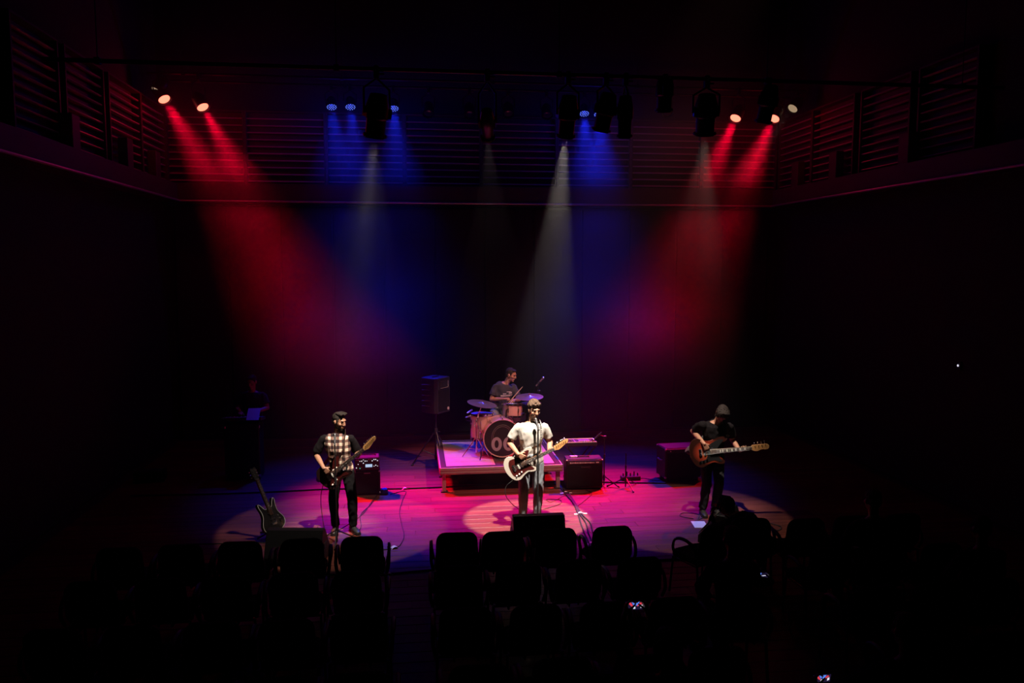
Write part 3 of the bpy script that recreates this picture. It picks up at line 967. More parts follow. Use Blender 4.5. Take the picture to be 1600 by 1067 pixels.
def burst_material():
    m = bpy.data.materials.new('sunburst_lacquer')
    m.use_nodes = True
    nt = m.node_tree
    b = nt.nodes['Principled BSDF']
    b.inputs['Roughness'].default_value = 0.2
    b.inputs['Coat Weight'].default_value = 0.5
    tc = nt.nodes.new('ShaderNodeTexCoord')
    ln = nt.nodes.new('ShaderNodeVectorMath'); ln.operation = 'LENGTH'
    mp = nt.nodes.new('ShaderNodeMapping'); mp.inputs['Scale'].default_value = (0.85, 1.15, 0.2)
    nt.links.new(tc.outputs['Object'], mp.inputs['Vector'])
    nt.links.new(mp.outputs[0], ln.inputs[0])
    cr = nt.nodes.new('ShaderNodeValToRGB')
    cr.color_ramp.elements[0].position = 0.06
    cr.color_ramp.elements[0].color = (0.5, 0.1, 0.035, 1)
    cr.color_ramp.elements[1].position = 0.17
    cr.color_ramp.elements[1].color = (0.03, 0.008, 0.006, 1)
    e = cr.color_ramp.elements.new(0.115); e.color = (0.26, 0.03, 0.014, 1)
    nt.links.new(ln.outputs['Value'], cr.inputs[0])
    nt.links.new(cr.outputs[0], b.inputs['Base Color'])
    return m
M['sunburst'] = burst_material()
def check_material():
    m = bpy.data.materials.new('strap_weave')
    m.use_nodes = True
    nt = m.node_tree
    b = nt.nodes['Principled BSDF']
    b.inputs['Roughness'].default_value = 0.8
    tc = nt.nodes.new('ShaderNodeTexCoord')
    ck = nt.nodes.new('ShaderNodeTexChecker')
    ck.inputs['Scale'].default_value = 55
    ck.inputs[1].default_value = (0.5, 0.48, 0.44, 1)
    ck.inputs[2].default_value = (0.05, 0.05, 0.05, 1)
    nt.links.new(tc.outputs['Object'], ck.inputs['Vector'])
    nt.links.new(ck.outputs['Color'], b.inputs['Base Color'])
    return m
M['strap_check'] = check_material()

def smooth_closed(pts, n=4):
    out = []
    m = len(pts)
    for i in range(m):
        p0, p1, p2, p3 = (Vector((*pts[(i + j - 1) % m], 0)) for j in range(4))
        for k in range(n):
            t = k / n
            q = 0.5 * ((2 * p1) + (p2 - p0) * t + (2 * p0 - 5 * p1 + 4 * p2 - p3) * t * t + (3 * p1 - p0 - 3 * p2 + p3) * t ** 3)
            out.append((q.x, q.y))
    return out

def smooth_open(pts, n=6):
    P = [Vector(p) for p in pts]
    P = [P[0] * 2 - P[1]] + P + [P[-1] * 2 - P[-2]]
    out = []
    for i in range(1, len(P) - 2):
        for k in range(n):
            t = k / n
            p0, p1, p2, p3 = P[i - 1:i + 3]
            out.append(0.5 * ((2 * p1) + (p2 - p0) * t + (2 * p0 - 5 * p1 + 4 * p2 - p3) * t * t + (3 * p1 - p0 - 3 * p2 + p3) * t ** 3))
    out.append(P[-2])
    return out

OFFSET_BODY = [(0.085, 0.032), (0.092, 0.07), (0.125, 0.095), (0.185, 0.112), (0.21, 0.132), (0.185, 0.155), (0.11, 0.152), (0.02, 0.118), (-0.06, 0.13), (-0.14, 0.158), (-0.2, 0.115),
               (-0.222, 0.03), (-0.21, -0.06), (-0.165, -0.14), (-0.1, -0.165), (-0.03, -0.135), (0.04, -0.118), (0.1, -0.14), (0.15, -0.14), (0.155, -0.118), (0.12, -0.08), (0.09, -0.05), (0.085, -0.032)]
HORNED_BODY = [(0.09, 0.034), (0.1, 0.06), (0.15, 0.088), (0.185, 0.118), (0.15, 0.128), (0.07, 0.112), (0.0, 0.12), (-0.09, 0.165), (-0.17, 0.15), (-0.215, 0.06), (-0.215, -0.06), (-0.17, -0.15), (-0.09, -0.165),
               (0.0, -0.12), (0.07, -0.112), (0.15, -0.128), (0.185, -0.118), (0.15, -0.088), (0.1, -0.06), (0.09, -0.034)]
GUARD = [(0.09, 0.03), (0.135, 0.085), (0.17, 0.128), (0.11, 0.138), (0.03, 0.107), (-0.04, 0.105), (-0.12, 0.115), (-0.16, 0.06), (-0.165, -0.03), (-0.15, -0.1), (-0.09, -0.13), (-0.03, -0.115), (0.04, -0.1), (0.1, -0.12), (0.13, -0.118), (0.1, -0.06), (0.09, -0.03)]
GUARD_SMALL = [(0.09, 0.03), (0.135, 0.085), (0.17, 0.125), (0.11, 0.13), (0.03, 0.1), (-0.02, 0.06), (-0.04, 0.03), (-0.03, -0.03), (-0.05, -0.08), (-0.12, -0.10), (-0.13, -0.13), (-0.03, -0.115), (0.04, -0.1), (0.1, -0.12), (0.13, -0.118), (0.1, -0.06), (0.09, -0.03)]
HEAD_SIX = [(0.478, 0.021), (0.5, 0.034), (0.52, 0.036), (0.66, 0.052), (0.688, 0.04), (0.685, 0.015), (0.665, 0.0), (0.63, -0.006), (0.56, -0.028), (0.52, -0.034), (0.5, -0.024), (0.478, -0.021)]
HEAD_FOUR = [(0.478, 0.02), (0.495, 0.036), (0.525, 0.036), (0.62, 0.036), (0.662, 0.034), (0.683, 0.012), (0.675, -0.018), (0.645, -0.03), (0.59, -0.026), (0.545, -0.04), (0.505, -0.034), (0.478, -0.02)]
HEAD_OPEN = [(0.478, 0.021), (0.5, 0.036), (0.6, 0.042), (0.63, 0.03), (0.62, 0.0), (0.63, -0.03), (0.6, -0.042), (0.5, -0.036), (0.478, -0.021)]

def guitar(name, label, loc, n, f, scale, body_mat, outline, guard_mat, head_pts, strings, inlay='dot', binding=False, cat='guitar', pickups=3):
    t = empty(name, loc, 0, label, cat)
    n = V(n).normalized()
    f = V(f)
    f = (f - n * f.dot(n)).normalized()
    u = f.cross(n)
    X = Matrix((n * scale, u * scale, f * scale)).transposed().to_4x4()
    def put(mb, nm, mat, par=t, smooth=False):
        o = mb.build(nm, mat, par, smooth)
        o.matrix_local = X if par is t else Matrix.Identity(4)
        return o
    out = smooth_closed(outline, 3)
    body = put(MB().prism(out[::-1], -0.022, 0.022, None, 0.006), 'body', body_mat, t, True)
    if binding:
        put(MB().tube([(p[0], p[1], 0.020) for p in out], 0.0035, 5, closed=True), 'binding', M['pearl'], body)
    if guard_mat:
        put(MB().prism(smooth_closed(GUARD if pickups == 3 else GUARD_SMALL, 2)[::-1], 0.0222, 0.025), 'pickguard', guard_mat, body)
    neck = MB()
    w0, w1 = (0.028, 0.021)
    ring = []
    for x, w in ((0.03, w0), (0.26, (w0 + w1) / 2), (0.478, w1)):
        ring.append((V(x, 0, 0.027), w, 0.02, V(0, 1, 0), V(0, 0, 1)))
    nk = MB()
    nk.loft(ring, 12)
    nko = put(nk, 'neck', M['maple'], t, True)
    fb = MB().loft([(V(0.0, 0, 0.040), 0.0285, 0.0085, V(0, 1, 0), V(0, 0, 1)), (V(0.478, 0, 0.040), 0.0215, 0.0085, V(0, 1, 0), V(0, 0, 1))], 8)
    fbo = put(fb, 'fingerboard', M['rosewood'], nko)
    sl = 0.648 / 1.05
    bridge_x = 0.478 - sl * 0.95
    fr = MB()
    for k in range(0, 21):
        x = 0.478 - (0.478 - bridge_x) * (1 - 2 ** (-k / 12))
        if x < 0.02: break
        fr.box((x, 0, 0.0475), (0.004 if k == 0 else 0.0028, 0.046 if k else 0.044, 0.003))
    tag(put(fr, 'frets', M['steel'], fbo), kind='stuff')
    il = MB()
    for k in (3, 5, 7, 9, 12, 15, 17):
        xa = 0.478 - (0.478 - bridge_x) * (1 - 2 ** (-k / 12))
        xb = 0.478 - (0.478 - bridge_x) * (1 - 2 ** (-(k - 1) / 12))
        x = (xa + xb) / 2
        if x < 0.03: continue
        if inlay == 'block':
            il.box((x, 0, 0.0478), ((xb - xa) * 0.55, 0.028, 0.0016))
        else:
            il.cyl((x, 0, 0.047), (x, 0, 0.0485), 0.0042, n=8)
    tag(put(il, 'inlays', M['pearl'], fbo), kind='stuff')
    hd = put(MB().prism(smooth_closed(head_pts, 3)[::-1], 0.018, 0.033, None, 0.002), 'headstock', M['maple'] if not binding else M['black_lacquer'], t, True)
    for k in range(strings):
        if head_pts is HEAD_OPEN:
            x, y, sgn = 0.515 + 0.038 * (k % 3), 0.022 * (1 if k < 3 else -1), (1 if k < 3 else -1)
        else:
            x = 0.515 + (0.16 / strings) * k + 0.004
            y, sgn = 0.016 + 0.014 * k / strings, 1
        tn = MB().cyl((x, y, 0.03), (x, y, 0.046), 0.0045, n=8).cyl((x, y, 0.012), (x, y + sgn * 0.03, 0.012), 0.003, n=6).ell((x, y + sgn * 0.036, 0.012), (0.006, 0.009, 0.004), None, 8, 5)
        put(tn, 'tuner', M['chrome'], hd)
    for k in range(pickups):
        x = (0.055, 0.005, -0.045)[k] if pickups == 3 else (0.03, -0.055)[k]
        put(MB().box((x, 0, 0.028), (0.02, 0.082, 0.012), bev=0.003), 'pickup', M['pearl'] if pickups == 3 else M['black_plastic'], body)
    br = MB().box((bridge_x, 0, 0.028), (0.035, 0.08, 0.012), bev=0.002)
    for k in range(strings):
        br.box((bridge_x, -0.025 + 0.05 * k / (strings - 1), 0.037), (0.02, 0.007, 0.008))
    put(br, 'bridge', M['chrome'], body)
    for k, p in enumerate(((-0.08, -0.1), (-0.12, -0.105), (-0.04, -0.088))):
        put(MB().cyl((*p, 0.024), (*p, 0.036), 0.011, 0.009, 10), 'knob', M['pearl'] if pickups == 3 else M['chrome'], body)
    st = MB()
    for k in range(strings):
        y0 = -0.025 + 0.05 * k / (strings - 1)
        st.cyl((bridge_x, y0, 0.046), (0.48, y0 * 0.68, 0.0515), 0.0009, n=4)
    tag(put(st, 'strings', M['steel'], t), kind='stuff')
    return t, (lambda x, y, z=0.0: V(loc) + n * (x * scale) + u * (y * scale) + f * (z * scale))

def strap(gt, at, pts, mat, w=0.026):
    """band from the horn over the shoulder and round the back to the strap pin"""
    base = V(gt.location)
    p = [at(0.205, 0.13, 0)] + [V(q) for q in pts] + [at(-0.222, 0.02, 0)]
    pts_ = smooth_open([q - base for q in p], 6)
    o = MB().tube(pts_, w, 8, flat=0.12, up=(1, 0, 0)).build('strap', mat, gt, True)
    return o

def W(root, *p):
    return V(root) + V(p)

S0 = (1.67, 11.17, 0)
g, at = guitar('electric_guitar', 'cream electric guitar with red-brown pickguard played by the singer', W(S0, -0.165, -0.195, 0.945), (0.88, -0.13, 0.44), (0, -0.97, 0.2), 1.08, M['cream_lacquer'], OFFSET_BODY, M['tortoise'], HEAD_SIX, 6)
strap(g, at, [W(S0, 0.105, -0.15, 1.22), W(S0, 0.125, -0.15, 1.36), W(S0, 0.13, -0.09, 1.50), W(S0, 0.11, 0.02, 1.53), W(S0, 0.06, 0.12, 1.42), W(S0, -0.06, 0.17, 1.2), W(S0, -0.2, 0.13, 1.03), W(S0, -0.33, -0.06, 0.9)], M['strap_check'])
S1 = (-1.03, 11.17, 0)
g, at = guitar('electric_guitar', 'dark red electric guitar with maple headstock held by the man in plaid', W(S1, -0.055, -0.215, 0.925), (0.77, -0.126, 0.625), (0.05, -0.97, 0.2), 1.1, M['dark_lacquer'], OFFSET_BODY, M['tortoise'], HEAD_SIX, 6)
strap(g, at, [W(S1, 0.06, -0.155, 1.24), W(S1, 0.07, -0.13, 1.36), W(S1, 0.08, -0.06, 1.435), W(S1, 0.06, 0.04, 1.45), W(S1, 0.0, 0.13, 1.32), W(S1, -0.12, 0.16, 1.1), W(S1, -0.26, 0.1, 0.92), W(S1, -0.3, -0.08, 0.8)], M['leather'], 0.034)
S2 = (4.41, 11.28, 0)
g, at = guitar('bass_guitar', 'sunburst bass guitar with white block inlays held by the man with bowed head', W(S2, -0.1, -0.2, 1.02), (0.984, -0.15, 0.1), (0, -0.98, 0.15), 1.27, M['sunburst'], OFFSET_BODY, M['black_guard'], HEAD_FOUR, 4, inlay='block', pickups=2)
st = strap(g, at, [W(S2, 0.17, -0.21, 1.24), W(S2, 0.17, -0.2, 1.36), W(S2, 0.16, -0.12, 1.46), W(S2, 0.12, 0.0, 1.45), W(S2, 0.05, 0.09, 1.3), W(S2, -0.1, 0.15, 1.12), W(S2, -0.3, 0.1, 1.0), W(S2, -0.4, -0.08, 0.98)], M['strap_black'], 0.034)
MB().cyl(V(0.27, -0.0, 0.23), V(0.27, -0.02, 0.232), 0.02, n=14).build('badge', M['pearl'], st, True)
# spare guitar leaning in its stand
g, at = guitar('electric_guitar', 'spare black horned guitar leaning upright in a stand at the left of the stage', (-1.98, 10.98, 0.34), (-0.36, 0.12, 0.92), (0.72, -0.62, 0.3), 1.1, M['black_lacquer'], HORNED_BODY, None, HEAD_OPEN, 6, binding=True, pickups=2)
t = empty('guitar_stand', (-1.95, 11.05, 0), 0, 'low black stand under the spare horned guitar', 'stand')
MB().tube([(0.0, 0.06, 0.04), (-0.02, 0.1, 0.3), (-0.06, 0.13, 0.52)], 0.012).build('post', M['black_metal'], t, True)
for a in (R(-150), R(-30), R(90)):
    MB().tube([(0, 0.06, 0.1), (0.24 * math.cos(a), 0.06 + 0.24 * math.sin(a), 0.012)], 0.01).build('leg', M['black_metal'], t, True)
MB().tube([(-0.14, -0.16, 0.13), (-0.13, -0.02, 0.09), (0.0, 0.06, 0.1), (0.13, -0.02, 0.09), (0.14, -0.16, 0.13)], 0.011).build('cradle', M['black_rubber'], t, True)
# ---------------------------------------------------------------- drum riser and kit
M['deck'] = material('deck', (0.5, 0.42, 0.42), 0.32, vary=0.25)
M['riser_frame'] = material('riser_frame', (0.4, 0.36, 0.33), 0.45, 0.4, vary=0.2)
M['skirt_cloth'] = material('skirt_cloth', (0.02, 0.018, 0.018), 0.9)
M['drum_wrap'] = material('drum_wrap', (0.7, 0.4, 0.34), 0.3, grain=((0.55, 0.28, 0.24), (2, 2, 45)), coat=0.3)
M['drum_head'] = material('drum_head', (0.8, 0.78, 0.75), 0.5)
M['drum_head_black'] = material('drum_head_black', (0.014, 0.012, 0.014), 0.35)
M['logo_grey'] = material('logo_grey', (0.3, 0.25, 0.25), 0.6)
M['logo_line'] = material('logo_line', (0.1, 0.075, 0.075), 0.6)
M['cymbal'] = material('cymbal', (0.75, 0.55, 0.3), 0.3, 0.9, bump=0.1, bscale=30)
M['wood_stick'] = material('wood_stick', (0.62, 0.42, 0.25), 0.5)

RZ = 0.42
t = empty('drum_riser', (1.44, 13.96, 0), 0, 'low metal platform with dark-edged deck panels carrying the drum kit', 'platform')
# two deck panels, each framed
for k, x in enumerate((-0.505, 0.505)):
    p = MB().box((x, 0, RZ - 0.03), (1.0, 2.04, 0.02)).build('deck_panel', M['deck'], t)
    e = MB()
    for sx in (-1, 1):
        e.box((x + sx * 0.46, 0, RZ - 0.008), (0.09, 2.04, 0.024), bev=0.004)
    for sy in (-1, 1):
        e.box((x, sy * 0.97, RZ - 0.008), (0.83, 0.1, 0.024), bev=0.004)
    e.build('panel_edging', M['skirt_cloth'], p)
    for j in range(6):
        MB().box((x, -0.77 + 0.308 * j, RZ - 0.012), (0.828, 0.302, 0.016), bev=0.003).build('board', M['deck'], p)
for nm, c, s in (('front_rail', (0, -1.03, RZ - 0.055), (2.05, 0.03, 0.115)), ('back_rail', (0, 1.03, RZ - 0.055), (2.05, 0.03, 0.115)), ('side_rail', (-1.02, 0, RZ - 0.055), (0.03, 2.03, 0.115)), ('side_rail', (1.02, 0, RZ - 0.055), (0.03, 2.03, 0.115))):
    b = MB().box(c, s, bev=0.006)
    if s[0] > 1:
        for dz in (-0.025, 0.02):
            b.box((0, c[1] + (-0.016 if c[1] < 0 else 0.016), c[2] + dz), (2.05, 0.012, 0.014))
    b.build(nm, M['riser_frame'], t)
for sx in (-0.96, 0.96):
    for sy in (-0.96, 0.0, 0.96):
        lg = MB().box((sx, sy, 0.155), (0.065, 0.065, 0.31), bev=0.005).build('leg', M['riser_frame'], t)
        MB().box((sx, sy, 0.01), (0.11, 0.11, 0.02), bev=0.004).build('foot', M['black_rubber'], lg)
MB().box((0.05, -0.55, 0.15), (1.5, 0.03, 0.3)).box((0.05, -0.2, 0.14), (1.4, 0.6, 0.26), bev=0.02).build('under_case', M['skirt_cloth'], t)

def rod(mb, a, b, r=0.009):
    mb.cyl(a, b, r, n=8)
    return mb

def drum_shell(t, c, r, h, axis, wrap, top_mat, bot_mat, lugs=8, hoop='chrome', n=32):
    """shell, two heads, hoops and lugs; axis points at the batter head"""
    Mx = Matrix.Translation(V(c)) @ frame_from(axis).to_4x4()
    MB().lathe([(r, -h / 2), (r, h / 2)], Mx, n, caps=False).lathe([(r - .01, h / 2), (r - .01, -h / 2)], Mx, n, caps=False).build('shell', wrap, t, True)
    MB().lathe([(r - .002, h / 2 - .01), (r - .004, h / 2 + .002), (.01, h / 2 + .003)], Mx, n).build('batter_head', top_mat, t, True)
    hd = MB().lathe([(.01, -h / 2 - .003), (r - .004, -h / 2 - .002), (r - .002, -h / 2 + .01)], Mx, n).build('front_head', bot_mat, t, True)
    for s in (1, -1):
        MB().lathe([(r + .001, s * h / 2 - .022), (r + .012, s * h / 2 - .022), (r + .012, s * h / 2 + .012), (r + .001, s * h / 2 + .012), (r - .003, s * h / 2), (r + .001, s * h / 2 - .022)], Mx, n, caps=False).build('hoop', M[hoop] if isinstance(hoop, str) else hoop, t, True)
    for k in range(lugs):
        a = 2 * PI * (k + .5) / lugs
        q = lambda z, dr: Mx @ V((r + dr) * math.cos(a), (r + dr) * math.sin(a), z)
        lg = MB().cyl(q(-h / 2 + .0, .016), q(h / 2 - .0, .016), 0.004, n=6)
        lg.cyl(q(-.035, .014), q(.035, .014), 0.011, n=8)
        for s in (1, -1):
            lg.box(q(s * h / 2, .016), (0.02, 0.02, 0.03), Mx.to_3x3())
        lg.build('lug', M['chrome'], t, True)
    return Mx, hd

def tripod(mb, z_hub, spread, r=0.009, a0=0.0, c=(0, 0)):
    for k in range(3):
        a = a0 + 2 * PI * k / 3
        ex, ey = c[0] + spread * math.cos(a), c[1] + spread * math.sin(a)
        rod(mb, (c[0], c[1], z_hub), (ex, ey, 0.012), r)
        rod(mb, (c[0], c[1], z_hub * 0.35), (c[0] + (ex - c[0]) * .55, c[1] + (ey - c[1]) * .55, z_hub * 0.45), r * .7)
    return mb

# bass drum lying on its side, logo head to the audience
BD = V(1.51, 13.66, 0)
t = empty('bass_drum', (BD.x, BD.y, RZ), 0, 'big drum on its side, black front head with a headphones emblem', 'drum')
Mx, head = drum_shell(t, (0, 0, 0.36), 0.32, 0.42, (0, 1, 0), M['drum_wrap'], M['drum_head'], M['drum_head_black'], 10, M['drum_wrap'], 40)
yf = -0.219
# emblem: headband of two lines, two rings as ear cups
for rr, w in ((0.235, 0.006), (0.205, 0.006)):
    pts = []
    for k in range(25):
        a = PI * k / 24
        pts.append((rr * 0.8 * math.cos(a), yf, 0.37 + rr * math.sin(a) * 0.95 + 0.0))
    pts = [(pts[0][0], yf, 0.27)] + pts + [(pts[-1][0], yf, 0.27)]
    MB().tube(pts, w, 6, flat=0.35, up=(0, 1, 0)).build('emblem_band', M['logo_line'], head)
for s in (-1, 1):
    ring = [(s * 0.103 + 0.082 * math.cos(a) - 0.014 * math.sin(a), 0.0, 0.255 + 0.115 * math.sin(a)) for a in [2 * PI * k / 28 for k in range(28)]]
    ov = MB()
    vo = [(s * 0.103 + 0.092 * math.cos(2 * PI * k / 28) - s * .0, 0.262 + 0.122 * math.sin(2 * PI * k / 28)) for k in range(28)]
    vi = [(s * 0.103 + 0.036 * math.cos(2 * PI * k / 28), 0.262 + 0.07 * math.sin(2 * PI * k / 28)) for k in range(28)]
    vv, ff = [], []
    for yy_ in (yf - 0.003, yf + 0.002):
        vv += [(x, yy_, z) for x, z in vo] + [(x, yy_, z) for x, z in vi]
    for k in range(28):
        k2 = (k + 1) % 28
        ff += [(k, k2, 28 + k2, 28 + k), (56 + k, 84 + k, 84 + k2, 56 + k2), (k, 56 + k, 56 + k2, k2), (28 + k, 28 + k2, 84 + k2, 84 + k)]
    ov._add(vv, ff)
    ov.build('emblem_cup', M['logo_grey'], head)
for s in (-1, 1):
    MB().tube([(s * 0.3, -0.08, 0.3), (s * 0.36, -0.22, 0.12), (s * 0.40, -0.3, 0.008)], 0.01).build('spur', M['chrome'], t, True)
MB().cyl((0.08, 0.0, 0.67), (0.10, 0.02, 0.82), 0.014).cyl((0.10, 0.02, 0.8), (0.13, 0.09, 0.83), 0.012).build('tom_mount', M['chrome'], t, True)

# rack tom
t = empty('rack_tom', (1.73, 13.86, RZ + 0.66), 0, 'small pinkish tom drum mounted above the big drum', 'drum')
drum_shell(t, (0, 0, 0.115), 0.165, 0.21, (0.05, 0.12, 1), M['drum_wrap'], M['drum_head'], M['drum_head'], 6)
# floor tom with three legs
t = empty('floor_tom', (1.2, 13.98, RZ), 0, 'tall pinkish floor tom on chrome legs left of the big drum', 'drum')
drum_shell(t, (0, 0, 0.49), 0.2, 0.42, (0, 0.03, 1), M['drum_wrap'], M['drum_head'], M['drum_head'], 8)
for a in (R(-100), R(20), R(140)):
    MB().tube([(0.215 * math.cos(a), 0.215 * math.sin(a), 0.6), (0.215 * math.cos(a), 0.215 * math.sin(a), 0.15), (0.25 * math.cos(a), 0.25 * math.sin(a), 0.012)], 0.008).box((0.215 * math.cos(a), 0.215 * math.sin(a), 0.42), (0.04, 0.04, 0.06), bev=.006).build('leg', M['chrome'], t, True)
# snare behind, on a stand
t = empty('snare_drum', (1.83, 14.2, RZ), 0, 'shallow chrome snare drum behind the small tom', 'drum')
drum_shell(t, (0, 0, 0.58), 0.175, 0.13, (0, 0.05, 1), M['steel'], M['drum_head'], M['drum_head'], 8)
b = tripod(MB(), 0.3, 0.22)
rod(b, (0, 0, 0.1), (0, 0, 0.48))
for k in range(3):
    rod(b, (0, 0, 0.46), (0.17 * math.cos(k * 2.094), 0.17 * math.sin(k * 2.094), 0.52), 0.007)
b.build('stand', M['chrome'], t, True)

def cymbal(loc, top, r, tilt, label, pair=False, a0=0.3, boom=None, base_z=0.0):
    """cymbal on its tripod; loc is the foot of the stand, top the cymbal's centre seen from the foot"""
    t = empty('cymbal' if not pair else 'hi_hat', loc, 0, label, 'cymbal')
    Mx = Matrix.Translation(V(top)) @ frame_from(tilt).to_4x4()
    prof = [(0.012, 0.034), (0.03, 0.032), (0.048, 0.018), (r * 0.5, 0.009), (r, -0.004), (r, -0.006), (r * .5, 0.006), (0.048, 0.015), (0.012, 0.03)]
    MB().lathe(prof, Mx, 36, caps=False).build('cymbal_disc', M['cymbal'], t, True)
    if pair:
        MB().lathe([(q, -h - 0.025) for q, h in prof], Mx, 36, caps=False).build('lower_disc', M['cymbal'], t, True)
    rod(MB(), Mx @ V(0, 0, -0.02), Mx @ V(0, 0, 0.075), 0.006).cyl(Mx @ V(0, 0, 0.034), Mx @ V(0, 0, 0.05), 0.016, n=10).cyl(Mx @ V(0, 0, 0.055), Mx @ V(0, 0, 0.068), 0.011, n=6).build('wing_nut', M['chrome'], t, True)
    b = tripod(MB(), 0.34, 0.27, 0.008, a0)
    tp = Mx @ V(0, 0, -0.02)
    if boom:
        el = V(0, 0, boom)
        rod(b, (0, 0, 0.06), el, 0.011)
        rod(b, el - (tp - el) * 0.35, tp, 0.008)
        b.box(el, (0.035, 0.03, 0.05), bev=0.006)
    else:
        rod(b, (0, 0, 0.06), (0, 0, tp.z * .55), 0.012)
        rod(b, (0, 0, tp.z * .5), tp, 0.008)
    b.build('stand', M['chrome'], t, True)
    return t
cymbal((1.08, 13.72, RZ), (0.115, 0.16, 0.90), 0.265, (0.16, -0.1, 1), 'wide cymbal tilted over the floor tom on its own tripod', boom=0.62, a0=R(200))
cymbal((2.12, 14.0, RZ), (-0.06, 0.0, 0.985), 0.25, (-0.03, -0.1, 1), 'wide cymbal catching magenta light beside the drummer\'s hands', a0=R(30))
cymbal((2.16, 14.32, RZ), (-0.02, 0, 0.82), 0.18, (0, 0, 1), 'pair of hi-hat cymbals behind the singer\'s head', pair=True, a0=R(10))
# drum throne
t = empty('drum_stool', (1.58, 14.62, RZ), 0, 'round black drum stool under the drummer', 'stool')
MB().lathe([(0.02, 0.44), (0.15, 0.44), (0.165, 0.46), (0.16, 0.5), (0.13, 0.515), (0.01, 0.515)], None, 20).build('seat', M['black_vinyl'], t, True)
rod(tripod(MB(), 0.26, 0.25, 0.011, 0.5), (0, 0, 0.08), (0, 0, 0.45), 0.014).build('stand', M['chrome'], t, True)
# bass drum pedal behind the drum is out of sight; drum microphones on clips at the floor tom
for k, (p, q) in enumerate((((0.93, 13.9, 1.15), (1.02, 13.92, 1.2)), ((0.9, 13.86, 1.08), (1.0, 13.9, 1.1)))):
    t = empty('drum_microphone', p, 0, ('small pale microphone over the rim of the floor tom', 'lower small microphone at the side of the floor tom')[k], 'microphone', 'clip microphones on the drum kit')
    d = (V(q) - V(p)).normalized()
    MB().cyl((0, 0, 0), d * 0.09, 0.012, 0.016, 10).ell(d * 0.1, 0.018, None, 10, 7).build('capsule', M['steel'], t, True)
    e = V(1.01, 13.92, 1.0) - V(p)
    MB().tube([(0, 0, 0), V(0.01, 0, -0.05), e], 0.006).box(e, (0.03, 0.03, 0.05), bev=.004).build('clip_arm', M['black_metal'], t, True)
# drum sticks
H1 = V(1.55, 14.55, 0.42)
for p, q, lb in ((V(0.13, -0.30, 0.80), V(0.42, -0.30, 1.13), 'raised drumstick in the drummer\'s right fist'), (V(0.26, -0.24, 0.90), V(0.13, -0.58, 0.845), 'drumstick in the drummer\'s left fist, its tip low over the tom')):
    t = empty('drumstick', H1 + p, 0, lb, 'drumstick', 'drumsticks')
    d = q - p
    MB().cyl((0, 0, 0), d * 0.8, 0.0085, 0.008, 8).cyl(d * 0.8, d * 0.97, 0.008, 0.0045, 8).build('shaft', M['wood_stick'], t, True)
    MB().ell(d * 0.985, (0.006, 0.006, 0.009), frame_from(d), 8, 6).build('tip', M['wood_stick'], t, True)

# printed band and mark on the drummer's shirt, laid on the cloth
def chest_print(root, shirt_name, quads, mat, name, proj_dir, off=0.004):
    from mathutils.bvhtree import BVHTree
    sh = [c for c in root.children if c.name.split('.')[0] == shirt_name][0]
    bv = BVHTree.FromPolygons([v.co for v in sh.data.vertices], [p.vertices for p in sh.data.polygons])
    d = V(proj_dir).normalized()
    F = frame_from(-d)
    sx, sy = V(-d.y, d.x, 0).normalized(), V(0, 0, 1)
    mb = MB()
    for (cx, cz, w, h) in quads:
        nx, nz = 8, 3
        vv, ff = [], []
        for j in range(nz + 1):
            for i in range(nx + 1):
                o = V(cx[0], cx[1], cz) + sx * ((i / nx - .5) * w) + sy * ((j / nz - .5) * h)
                hit = bv.ray_cast(o - d * 0.6, d)
                pz = hit[0] if hit[0] is not None else o
                vv.append(pz - d * off)
        m_ = len(vv)
        vv += [v + d * (off * 0.8) for v in vv]
        for j in range(nz):
            for i in range(nx):
                a = j * (nx + 1) + i
                ff.append((a, a + 1, a + nx + 2, a + nx + 1))
                ff.append((m_ + a, m_ + a + nx + 1, m_ + a + nx + 2, m_ + a + 1))
        mb._add(vv, ff)
    return mb.build(name, mat, root)
M['print_grey'] = material('print_grey', (0.42, 0.38, 0.38), 0.8)
pd = (-0.33, 0.94, 0)
chest_print(drummer, 'shirt', [((0.13, -0.02), 0.94, 0.25, 0.03), ((0.20, -0.02), 0.985, 0.07, 0.035), ((0.07, -0.02), 0.975, 0.06, 0.02), ((0.16, -0.02), 1.01, 0.09, 0.012)], M['print_grey'], 'shirt_print', pd)

# ---------------------------------------------------------------- speaker, amplifiers, stands
M['grille'] = material('grille', (0.006, 0.0055, 0.006), 0.8, spec=0.2, bump=0.5, bscale=400)
M['horn'] = material('horn', (0.5, 0.42, 0.36), 0.5)
M['display'] = material('display', (0.3, 0.4, 0.5), 0.4, emit=(0.42, 0.62, 0.85), estr=0.9)
M['led_white'] = material('led_white', (0.8, 0.8, 0.8), 0.4, emit=(0.8, 0.9, 1.0), estr=0.9)
M['led_green'] = material('led_green', (0.1, 0.6, 0.4), 0.4, emit=(0.05, 0.8, 0.5), estr=0.6)
M['amp_top'] = material('amp_top', (0.05, 0.047, 0.055), 0.3, bump=0.1, bscale=150)
M['knob_pale'] = material('knob_pale', (0.8, 0.78, 0.75), 0.4)
M['blue_cloth'] = material('blue_cloth', (0.05, 0.12, 0.5), 0.8)

